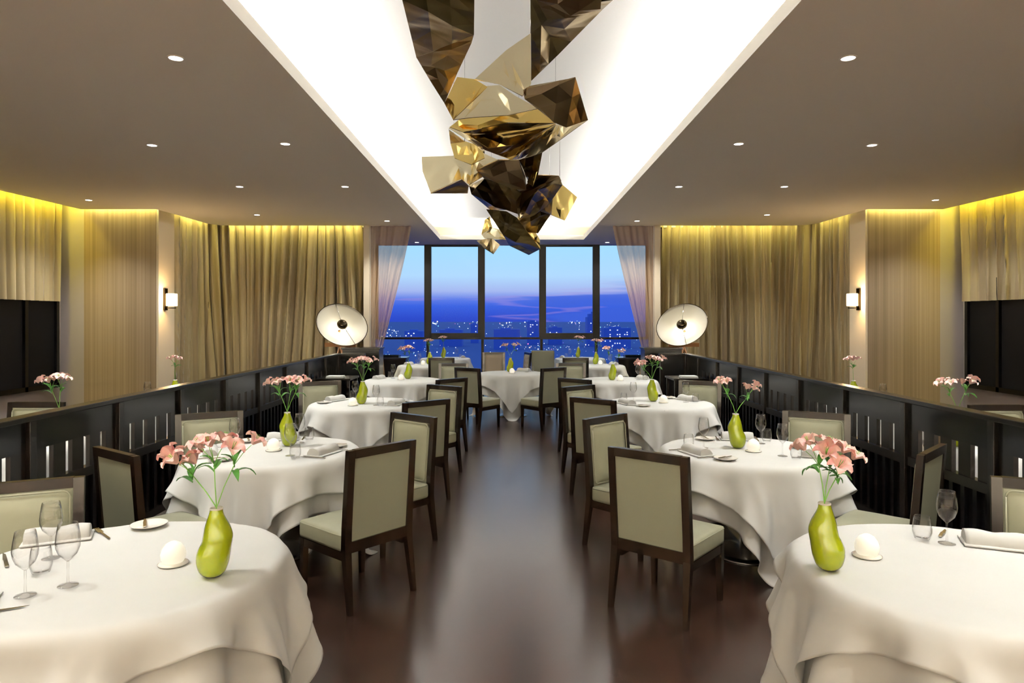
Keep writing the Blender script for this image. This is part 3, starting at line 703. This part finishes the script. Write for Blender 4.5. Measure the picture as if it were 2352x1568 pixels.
e = empty('upholstered_chair', (.72, 15.75, 0)); tag(e, 'fully upholstered grey-green chair by the window behind the centre table', 'chair')
bm = B(); box(bm, -.27, .27, .16, .26, .2, .97, .03); mesh_obj('backrest', bm, M['leatherback'], e, smooth=False)
bm = B(); box(bm, -.27, .27, -.26, .16, .2, .46, .03); mesh_obj('seat', bm, M['leatherback'], e)
for a in (-.23, .23):
    for c in (-.22, .22):
        bm = B(); box(bm, a-.02, a+.02, c-.02, c+.02, 0, .2); mesh_obj('leg', bm, M['chairwood'], e)

# ------------------------------------------------------------------ draped cloths (relaxed by position-based dynamics)
def drape(h, n, R, top, seed, clear=None, steps=260, iters=10):
    rng=np.random.RandomState(seed)
    g=np.linspace(-h,h,n); s=g[1]-g[0]
    X,Y=np.meshgrid(g,g,indexing='ij')
    P=np.stack([X,Y,np.full_like(X,top)],-1)
    r0=np.hypot(X,Y)
    P[...,2]-=np.clip(r0-R,0,None)*.25
    P+=rng.randn(n,n,3)*.0015
    # low frequency push for uneven folds
    th=np.arctan2(Y,X); ph=rng.rand(4)*6.28
    P[...,2]+= np.clip(r0-R,0,None)*.12*(np.sin(3*th+ph[0])+np.sin(5*th+ph[1])+.7*np.sin(7*th+ph[2]))
    pin=r0<R-.02
    P0=P.copy(); P[pin,2]=top
    V=np.zeros_like(P); dt=.016
    w=np.where(pin,0.,1.)
    def con(a,b,L,k):
        A=P[a];B=P[b]; D=B-A; l=np.sqrt((D*D).sum(-1))+1e-9
        wa=w[a];wb=w[b]; ws=wa+wb; ws=np.where(ws==0,1,ws)
        c=((l-L)/l/ws*k)[...,None]*D
        P[a]=A+c*wa[...,None]; P[b]=B-c*wb[...,None]
    S=slice
    cons=[]
    for o in (0,1):
        m=(n-o)//2
        a=S(o,o+2*m,2); b=S(o+1,o+2*m,2)
        cons.append(((a,S(None)),(b,S(None)),s,1.)); cons.append(((S(None),a),(S(None),b),s,1.))
        for q in (0,1):
            cons.append(((a,S(0,n-1)),(b,S(1,n)),s*2**.5,.35)) if q==0 else cons.append(((a,S(1,n)),(b,S(0,n-1)),s*2**.5,.35))
    for o in range(4):
        for q in (0,1):
            idx=np.arange(n-2); ii=idx[(idx//2)%2==(o%2)]
            ii=ii[(ii%2)==(o//2)]
            if q==0: cons.append(((ii,S(None)),(ii+2,S(None)),2*s,.25))
            else: cons.append(((S(None),ii),(S(None),ii+2),2*s,.25))
    ix=np.arange(n-5)
    for o in range(5):
        ii=ix[(ix//5)%2==0]; ii=ii[ii%5==o]; jj=ix[(ix//5)%2==1]; jj=jj[jj%5==o]
        for kk in (ii,jj):
            cons.append(((kk,S(None)),(kk+5,S(None)),5*s,.12)); cons.append(((S(None),kk),(S(None),kk+5),5*s,.12))
    for t in range(steps):
        V[...,2]-=9.8*dt
        V*=.985 if t<steps*.7 else .93
        old=P.copy(); P=P+V*dt*w[...,None]
        for it in range(iters):
            for a,b,L,k in cons: con(a,b,L,k)
            r=np.hypot(P[...,0],P[...,1])+1e-9
            z=P[...,2]
            rr=np.full_like(r,R)
            if clear is not None:
                T=clear
                ti=((np.arctan2(P[...,1],P[...,0])/(2*np.pi)%1)*T.shape[0]).astype(int)%T.shape[0]
                zi=np.clip((z/top*T.shape[1]).astype(int),0,T.shape[1]-1)
                rr=np.maximum(T[ti,zi]+.007,R)
            # rounded rim
            above=z>top-.012
            inside=(r<rr)&(~above)&(w>0)
            f=np.where(inside,rr/r,1.); P[...,0]*=f; P[...,1]*=f
            m=above&(r<R-.004)&(w>0); P[...,2]=np.where(m,np.maximum(z,top),P[...,2])
            P[...,2]=np.maximum(P[...,2],.004)
        V=(P-old)/dt
    # rounded table edge, then a light smoothing of the free cloth
    for _ in range(2):
        Q=P.copy(); Q[1:-1,1:-1]=(P[1:-1,1:-1]*4+P[2:,1:-1]+P[:-2,1:-1]+P[1:-1,2:]+P[1:-1,:-2])/8
        r=np.hypot(P[...,0],P[...,1]); k=np.clip((r-(R-.04))/.02,0,1)[...,None]; P=P*(1-k)+Q*k
    return P
def rmap(P,top,nt=120,nz=16):
    T=np.zeros((nt,nz))
    r=np.hypot(P[...,0],P[...,1]).ravel(); z=P[...,2].ravel(); t=(np.arctan2(P[...,1],P[...,0]).ravel()/(2*np.pi)%1)
    ti=(t*nt).astype(int)%nt; zi=np.clip((z/top*nz).astype(int),0,nz-1)
    m=r>.5; np.maximum.at(T,(ti[m],zi[m]),r[m])
    T2=np.maximum(T,np.maximum(np.roll(T,1,0),np.roll(T,-1,0)))
    T2[:,:-1]=np.maximum(T2[:,:-1],T2[:,1:]*1.0*(T2[:,1:]>0)*(T2[:,:-1]==0))
    return T2


def cloth_mesh(Pp, name):
    n_ = Pp.shape[0]; me = bpy.data.meshes.new(name)
    idx = np.arange(n_*n_).reshape(n_, n_)
    faces = np.stack([idx[:-1, :-1], idx[1:, :-1], idx[1:, 1:], idx[:-1, 1:]], -1).reshape(-1, 4)
    me.from_pydata(Pp.reshape(-1, 3).tolist(), [], faces.tolist()); me.materials.append(M['cloth'])
    t_ = bpy.data.objects.new('t', me); COL.objects.link(t_); sm_ = t_.modifiers.new('s', 'SUBSURF'); sm_.levels = 1; sm_.render_levels = 1
    me2 = bpy.data.meshes.new_from_object(t_.evaluated_get(bpy.context.evaluated_depsgraph_get()))
    bpy.data.objects.remove(t_); me2.shade_smooth(); me2.name = name; return me2
TOP = .75; RT = .605
unders = []; overs = []
for sd_ in (1, 2):
    U = drape(.93, 69, RT, TOP, sd_); unders.append(cloth_mesh(U, 'long_tablecloth'))
    if sd_ == 1: U1 = U
    O = drape(.82, 69, RT+.008, TOP+.004, sd_+10, rmap(U, TOP)); overs.append(cloth_mesh(O, 'square_overlay'))
overN = cloth_mesh(drape(.75, 69, RT+.008, TOP+.004, 21, rmap(U1, TOP)), 'square_overlay')
ZTOP = TOP+.008

def make_table():
    e = empty('round_table')
    bm = B(); lathe(bm, [(RT-.02, .70), (RT-.005, .705), (RT-.005, .738), (RT-.02, .743)], 48); mesh_obj('tabletop', bm, M['wood'], e)
    bm = B(); lathe(bm, [(.045, .02), (.04, .70)], 20); mesh_obj('pedestal', bm, M['chrome'], e)
    bm = B(); lathe(bm, [(.27, 0), (.27, .008), (.2, .02), (.05, .035)], 40); mesh_obj('base', bm, M['chrome'], e)
    return e

# ------------------------------------------------------------------ tableware
def make_vase():
    e = empty('bud_vase')
    zz = [0, .004, .02, .05, .08, .105, .125, .15, .18, .205, .225, .24, .25]
    rr = [.030, .040, .050, .0585, .061, .058, .054, .053, .046, .036, .027, .0225, .0225]
    ox = [-.012, -.012, -.013, -.012, -.010, -.004, .004, .008, .006, .003, .001, .001, .002]
    # smooth spline sampling
    prof = []; off = []
    nn = 40
    for i in range(nn+1):
        z = .25*i/nn; prof.append((float(np.interp(z, zz, rr)), z)); off.append((float(np.interp(z, zz, ox)), 0))
    for _ in range(2):
        prof = [prof[0]]+[((prof[i-1][0]+prof[i][0]+prof[i+1][0])/3, prof[i][1]) for i in range(1, nn)]+[prof[-1]]
        off = [off[0]]+[((off[i-1][0]+off[i][0]+off[i+1][0])/3, 0) for i in range(1, nn)]+[off[-1]]
    bm = B(); lathe(bm, prof, 36, off, cap=False)
    r0 = [v for v in bm.verts if abs(v.co.z) < 1e-6]; bm.faces.new(r0[::-1])
    mesh_obj('vase_body', bm, M['vase'], e)
    bm = B(); lathe(bm, [(.0235, .2465), (.024, .2505), (.022, .2535), (.0185, .2525), (.0175, .24), (.017, .19)], 28, [(.002, 0)]*6, cap=False); mesh_obj('white_rim', bm, M['porcelain'], e)
    return e
def bloom_bm():
    bm = B()
    for k in range(6):
        a = k*PI/3+.1*random.random(); wid = .0125 if k % 2 else .0155; ln = .042+.004*random.random()
        rows = []
        for j in range(6):
            t = j/5; r = .003+ln*(t**1.05)*.72; z = .002+ln*.62*math.sin(min(1, t*1.15)*PI/2)-.012*max(0, t-.6)**1.0*2.2
            w_ = wid*math.sin(PI*(.12+.80*t))**.8; row = []
            for i in range(4):
                u = i/3*2-1; x = r; y = u*w_; zz = z+.006*u*u
                row.append(bm.verts.new((x*math.cos(a)-y*math.sin(a), x*math.sin(a)+y*math.cos(a), zz)))
            rows.append(row)
        for p_, q_ in zip(rows, rows[1:]):
            for i in range(3):
                f = bm.faces.new((p_[i], p_[i+1], q_[i+1], q_[i])); f.smooth = True; f.material_index = 0 if k % 2 else 1
    for k in range(4):
        tube(bm, [(0, 0, .004), (.004*math.cos(k*1.6), .004*math.sin(k*1.6), .034)], .0007, 4, 2)
    return bm
def leaf_bm(L_=.06, w_=.009):
    bm = B(); rows = []
    for j in range(7):
        t = j/6; ww = w_*math.sin(PI*min(1, .08+t*.92))**.8
        p = Vector((L_*t, 0, .018*math.sin(t*PI*.8)-.012*t*t)); rows.append([bm.verts.new(p+Vector((0, -ww, .003))), bm.verts.new(p), bm.verts.new(p+Vector((0, ww, .003)))])
    for a, c in zip(rows, rows[1:]):
        for i in range(2): bm.faces.new((a[i], a[i+1], c[i+1], c[i])).smooth = True
    return bm
BL = []; LF = None
def make_stem(lean, up, nb, seed):
    """stem starts inside the vase neck at z=-.06 of the mouth"""
    global LF
    rg = random.Random(seed); e = empty('lily_stem')
    bm = B(); node = Vector((lean*.75, 0, up*.72))
    pts = [(-.004, 0, -.08), (0, 0, 0), (lean*.3, .003, up*.34), node]; tube(bm, pts, [.0022, .0022, .002, .0018], 6)
    heads = []
    for k in range(nb):
        a = 2*PI*k/nb+rg.random(); sp = .034+.012*rg.random() if nb > 1 else 0
        h = Vector((lean+sp*math.cos(a), sp*math.sin(a), up-.012+.03*rg.random()+(.0 if k else .012)))
        heads.append(h); tube(bm, [node, node.lerp(h, .5)+Vector((0, 0, .006)), h], .0013, 5)
    mesh_obj('stem', bm, M['stem'], e)
    if not BL:
        for q in range(2):
            me = bpy.data.meshes.new('bloom'); b_ = bloom_bm(); b_.to_mesh(me); b_.free(); me.materials.append(M['petal']); me.materials.append(M['peach']); me.materials.append(M['stem']); BL.append(me)
        LF = bpy.data.meshes.new('leaf'); b_ = leaf_bm(); b_.to_mesh(LF); b_.free(); LF.materials.append(M['leaf'])
    for h in heads:
        o = bpy.data.objects.new('bloom', rg.choice(BL)); COL.objects.link(o); o.parent = e; o.location = h
        dv = (h-node*.9+Vector((lean*.4, 0, .0))+Vector((rg.uniform(-.02, .02), rg.uniform(-.03, .01), .03))).normalized()
        o.rotation_euler = dv.to_track_quat('Z', 'Y').to_euler(); sc = rg.uniform(1.2, 1.5); o.scale = (sc, sc, sc)
    for k in range(4):
        o = bpy.data.objects.new('leaf', LF); COL.objects.link(o); o.parent = e; o.location = node+Vector((0, 0, -.01*k))
        o.rotation_euler = (rg.uniform(-.4, .4), rg.uniform(-.9, .5), 2*PI*k/3+rg.random()*1.4); sc = rg.uniform(.9, 1.45); o.scale = (sc, sc, sc)
    return e
def make_wine():
    bm = B()
    out_ = [(.034, 0), (.033, .002), (.012, .005), (.0045, .012), (.0035, .05), (.004, .088), (.014, .098), (.03, .115), (.039, .14), (.0405, .16), (.037, .19), (.031, .225)]
    inn = [(.0302, .225), (.0362, .19), (.0397, .16), (.0382, .14), (.029, .116), (.012, .1), (.0, .0975)]
    e = empty('wine_glass')
    lathe(bm, out_[5:]+inn[:-1], 28, cap=False); mesh_obj('bowl', bm, M['glass'], e)
    bm = B(); lathe(bm, out_[:6], 24); mesh_obj('foot_and_stem', bm, M['glass'], e)
    return e
def make_tumbler():
    bm = B(); lathe(bm, [(.024, 0), (.03, .004), (.038, .03), (.0385, .05), (.034, .085), (.031, .1), (.0302, .1), (.033, .085), (.0372, .05), (.036, .03), (.028, .01), (.004, .008)], 28, cap=False)
    return mesh_obj('tumbler', bm, M['glass'])
def make_plate():
    bm = B(); lathe(bm, [(.045, 0), (.05, .004), (.078, .012), (.080, .014), (.077, .0145), (.05, .007), (.001, .006)], 36, cap=False)
    return mesh_obj('bread_plate', bm, M['porcelain'])
def make_knife(L_=.21):
    e = empty('table_knife')
    bm = B(); h = L_/2
    hexa(bm, [(-.008, -h*.0+.0, .0), (.008, 0, 0), (.007, h*.75, 0), (-.002, h, 0)], [(-.008, 0, .0015), (.008, 0, .0015), (.007, h*.75, .0015), (-.002, h, .0015)]); mesh_obj('blade', bm, M['steel'], e)
    bm = B(); box(bm, -.007, .007, -h, 0, 0, .006, .002); mesh_obj('handle', bm, M['steel'], e); return e
def make_fork():
    e = empty('table_fork'); bm = B(); box(bm, -.0045, .0045, -.1, .02, 0, .004, .0012); mesh_obj('handle', bm, M['steel'], e)
    bm = B(); box(bm, -.011, .011, .02, .05, .001, .004)
    for k in range(4): box(bm, -.011+k*.0062, -.011+k*.0062+.0034, .05, .1, .002, .0045)
    mesh_obj('tines', bm, M['steel'], e); return e
def make_napkin():
    bm = B(); n_ = 14; rows = []
    secs = [(-.05, .0), (-.048, .028), (-.03, .05), (.0, .056), (.03, .046), (.05, .02), (.052, .0)]
    for i in range(n_+1):
        x = -.12+.24*i/n_; rows.append([bm.verts.new((x, y*(1+.05*math.sin(i*.9)), z*(1+.08*math.sin(i*.7+y*30)))) for y, z in secs])
    for a, c in zip(rows, rows[1:]):
        for i in range(len(secs)-1): bm.faces.new((a[i], a[i+1], c[i+1], c[i])).smooth = True
    bm.faces.new(rows[0]); bm.faces.new(rows[-1][::-1])
    box(bm, -.13, .13, -.075, .075, 0, .006, .002)
    return mesh_obj('folded_napkin', bm, M['cloth'])
def make_candle():
    e = empty('candle_light')
    bm = B(); lathe(bm, [(.055, 0), (.057, .003), (.05, .007), (.004, .008)], 28); mesh_obj('saucer', bm, M['porcelain'], e)
    bm = B(); lathe(bm, [(.036, .007), (.044, .02), (.046, .04), (.041, .06), (.028, .078), (.012, .087), (.001, .089)], 28); mesh_obj('globe', bm, M['candle'], e)
    return e
ware = {'wine glass': ('wine', make_wine), 'water tumbler': ('tumb', make_tumbler), 'bread plate': ('plate', make_plate), 'table knife': ('knife', make_knife), 'butter knife': ('bknife', lambda: make_knife(.15)), 'table fork': ('fork', make_fork), 'folded napkin': ('nap', make_napkin)}
desc = {'wine glass': 'stemmed wine glass', 'water tumbler': 'short stemless water glass', 'bread plate': 'small white bread plate', 'table knife': 'steel table knife', 'butter knife': 'butter knife lying across the bread plate', 'table fork': 'steel table fork', 'folded napkin': 'rolled white napkin'}
catg = {'wine glass': 'wine glass', 'water tumbler': 'glass', 'bread plate': 'plate', 'table knife': 'knife', 'butter knife': 'knife', 'table fork': 'fork', 'folded napkin': 'napkin'}
def put(kind, x, y, z, rz, where):
    key, mk = ware[kind]
    return inst(key, mk, (x, y, z), rz, f'{desc[kind]} {where}', catg[kind], {'wine glass': 'wine glasses', 'water tumbler': 'water glasses', 'bread plate': 'bread plates', 'table knife': 'table knives', 'butter knife': 'butter knives', 'table fork': 'table forks', 'folded napkin': 'rolled napkins'}[kind])
def setting(cx_, cy_, ang, where, full=True, skip=()):
    a = math.radians(ang); c, s_ = math.cos(a), math.sin(a); rot = a+PI/2   # local x tangential, local y towards the table's middle
    def w(u, v): # u to the sitter's right, v inward
        r = .43-v; return cx_+c*r+s_*u*-1, cy_+s_*r+c*u
    L_ = [('folded napkin', 0, 0, 0)]
    L_ += [('wine glass', .15, .17, 0), ('water tumbler', .21, .08, 0)]
    if full: L_ += [('table fork', -.155, 0, 0), ('table knife', .155, -.02, 0), ('bread plate', -.25, .06, 0), ('butter knife', -.25, .06, .3)]
    for k, u, v, dr in L_:
        if k in skip: continue
        x, y = w(-u, v)
        z = ZTOP+(.0155 if k == 'butter knife' else 0)
        put(k, x, y, z, rot+dr, where)

tb_under = {}; tb_over = {}
def table(x, y, name, var, vase, stems, candle, settings, rz=0, over=True):
    inst('table', make_table, (x, y, 0), 0, f'round pedestal table under the cloths, {name}', 'table', 'round dining tables')
    rot_ = PI/4+rng.choice((0, 1, 2, 3))*PI/2
    o = bpy.data.objects.new('tablecloth', unders[var]); COL.objects.link(o); o.location = (x, y, 0); o.rotation_euler = (0, 0, rz+rot_)
    o.modifiers.new('thick', 'SOLIDIFY').thickness = .002; tag(o, f'long white under-cloth reaching the floor, {name}', 'tablecloth', 'long white under-cloths')
    if over:
        o = bpy.data.objects.new('cloth_overlay', overN if y < 3 else overs[var]); COL.objects.link(o); o.location = (x, y, 0); o.rotation_euler = (0, 0, rz+rot_)
        o.modifiers.new('thick', 'SOLIDIFY').thickness = .0025; tag(o, f'white square overlay cloth with pointed corners, {name}', 'tablecloth', 'white overlay cloths')
    if vase:
        vx, vy, vr = vase
        inst('vase', make_vase, (vx, vy, ZTOP), vr, f'curvy glossy lime-green vase, {name}', 'vase', 'lime-green vases')
        order = sorted(range(len(stems)), key=lambda i_: stems[i_][1]*math.cos(stems[i_][5]))
        names = {1: ['single'], 2: ['left', 'right'], 3: ['left', 'middle', 'right']}[len(stems)]
        for k, (key, lean, up, nb, sd_, ph) in enumerate(stems):
            q = Vector((.002*math.cos(vr), .002*math.sin(vr)))
            inst('stem_'+key, lambda: make_stem(lean, up, nb, sd_), (vx+q.x, vy+q.y, ZTOP+.2525), ph, f'pink lily {names[order.index(k)]} stem in the vase, {name}', 'flower', 'pink lilies')
    if candle:
        inst('candle', make_candle, (candle[0], candle[1], ZTOP), 0, f'glowing white domed candle light, {name}', 'candle', 'domed candle lights')
    for st in settings:
        ang, side = st[0], st[1]
        setting(x, y, ang, f'at the {side} place, {name}', *(st[2:]))
SA = ('A', .12, .17, 5, 1); SBm = ('B', .012, .225, 4, 2); SCc = ('C', .085, .22, 3, 3); SD = ('D', .04, .24, 2, 4)
T = [
 (-1.53, 2.68, 'nearest left table', 0, (-1.11, 2.56, 0), [(*SA, PI), (*SBm, PI), (*SCc, .1)], (-1.33, 2.68), [], 0),
 (1.74, 2.64, 'nearest right table', 0, (1.206, 2.63, PI*.9), [('E', .03, .20, 4, 5, PI), ('F', .03, .18, 4, 6, .2), ('G', .06, .15, 3, 7, -.4)], (1.44, 2.77), [], 0),
 (-1.75, 5.02, 'second left table', 1, (-1.70, 5.17, PI*1.1), [('C2', .08, .21, 4, 8, PI), ('D', .04, .22, 3, 9, -.4), ('C', .07, .21, 3, 3, .1)], (-1.74, 4.98), [(205, 'partition-side', True), (-20, 'aisle-side', True), (100, 'window-side', True)], 0),
 (1.72, 5.02, 'second right table', 1, (1.67, 5.09, 2.8), [('H', .085, .21, 4, 10, PI), ('I', .13, .17, 3, 11, .2)], (1.75, 4.95), [(-25, 'partition-side', True), (200, 'aisle-side', True), (80, 'window-side', True)], 0),
 (-1.70, 7.80, 'third left table', 0, (-1.69, 7.72, .3), [('C2', .08, .21, 4, 8, PI), (*SBm, .3), ('C', .07, .21, 3, 3, .1)], (-1.76, 7.55), [(150, 'partition-side', True), (-20, 'aisle-side', True)], .1),
 (1.70, 7.85, 'third right table', 0, (1.635, 7.96, 2.5), [('A', .12, .17, 4, 1, PI), (*SBm, 1.), ('C', .07, .21, 3, 3, .1)], (1.73, 7.8), [(30, 'partition-side', True), (200, 'aisle-side', True)], -.1),
 (-1.72, 10.75, 'fourth left table', 1, (-1.65, 10.9, .3), [('C2', .08, .21, 4, 8, PI), (*SBm, 1.)], (-1.74, 10.7), [(160, 'partition-side', False)], .05),
 (1.68, 10.75, 'fourth right table', 1, (1.58, 10.7, .3), [('H', .085, .21, 4, 10, PI), ('I', .13, .17, 3, 11, .2)], (1.68, 10.6), [(20, 'partition-side', False)], 0),
 (-1.75, 14.1, 'fifth left table', 0, (-1.73, 14.35, .3), [(*SBm, 2.), ('D', .04, .22, 3, 9, PI)], (-1.85, 14.2), [(160, 'partition-side', False)], .05),
 (1.72, 14.1, 'fifth right table', 0, (1.77, 14.4, .3), [(*SBm, 2.), ('C', .07, .21, 3, 3, .1)], (1.85, 14.3), [(20, 'partition-side', False)], 0),
 (-1.62, 16.6, 'sixth left table by the window', 1, (-1.68, 16.8, .3), [(*SBm, 2.), ('D', .04, .22, 3, 9, PI)], None, [(10, 'aisle-side', False)], .05),
 (1.65, 16.6, 'sixth right table by the window', 1, (1.64, 16.9, .3), [(*SBm, 2.), ('C', .07, .21, 3, 3, .1)], None, [(170, 'aisle-side', False)], 0),
 (0.0, 12.1, 'centre table', 1, (-.03, 12.3, .4), [('C2', .08, .21, 4, 8, PI), ('C', .07, .21, 3, 3, .1)], (-.0, 12.0), [(60, 'window-side', False)], .0),
 (-3.95, 5.2, 'table beyond the left partition', 0, (-3.55, 5.35, .3), [('C2', .08, .21, 4, 8, PI), (*SBm, 1.)], None, [(200, 'near', False)], .05),
 (3.90, 5.0, 'table beyond the right partition', 0, (3.36, 5.15, .3), [('C2', .08, .21, 4, 8, PI), ('C', .07, .21, 3, 3, .1)], None, [(10, 'near', False)], 0),
 (-3.95, 7.9, 'farther table beyond the left partition', 1, (-3.9, 7.9, .3), [(*SBm, 2.)], None, [(200, 'near', False)], .05),
 (3.90, 7.8, 'farther table beyond the right partition', 1, (3.9, 7.8, .3), [(*SBm, 2.)], None, [(10, 'near', False)], 0),
]
for t_ in T:
    table(t_[0], t_[1], t_[2], t_[3], t_[4], t_[5], t_[6], t_[7], t_[8])
# places laid on the two nearest tables
n1 = 'nearest left table'
for k, x, y, r, w_ in [('wine glass', -1.60, 2.46, 0, 'nearer the middle at the camera-side place'), ('wine glass', -1.69, 2.37, 0, 'farther left at the camera-side place'), ('wine glass', -1.85, 2.74, 0, 'before the napkin at the partition-side place'), ('water tumbler', -1.78, 2.58, 0, 'between the three wine glasses'),
                     ('bread plate', -1.68, 3.16, 0, 'at the window edge'), ('butter knife', -1.70, 3.16, .5, 'at the window edge'), ('folded napkin', -1.98, 2.98, .45, 'at the partition-side place'), ('table fork', -1.83, 3.05, .8, 'beside the partition-side napkin'), ('table knife', -2.02, 2.72, .7, 'at the partition-side place'),
                     ('folded napkin', -1.88, 2.28, .35, 'at the camera-side place'), ('table knife', -1.71, 2.24, -1.1, 'beside the camera-side napkin')]:
    z = ZTOP+(.0155 if k == 'butter knife' else 0); put(k, x, y, z, r, f'{w_}, {n1}')
n1 = 'nearest right table'
for k, x, y, r, w_ in [('wine glass', 1.86, 2.92, 0, 'at the partition-side place'), ('water tumbler', 1.79, 2.98, 0, 'beside the wine glass'), ('folded napkin', 2.06, 2.90, -.4, 'at the partition-side place'), ('butter knife', 1.93, 3.06, -.7, 'at the window edge'), ('table knife', 1.98, 2.6, -.5, 'at the partition-side place')]:
    put(k, x, y, ZTOP, r, f'{w_}, {n1}')
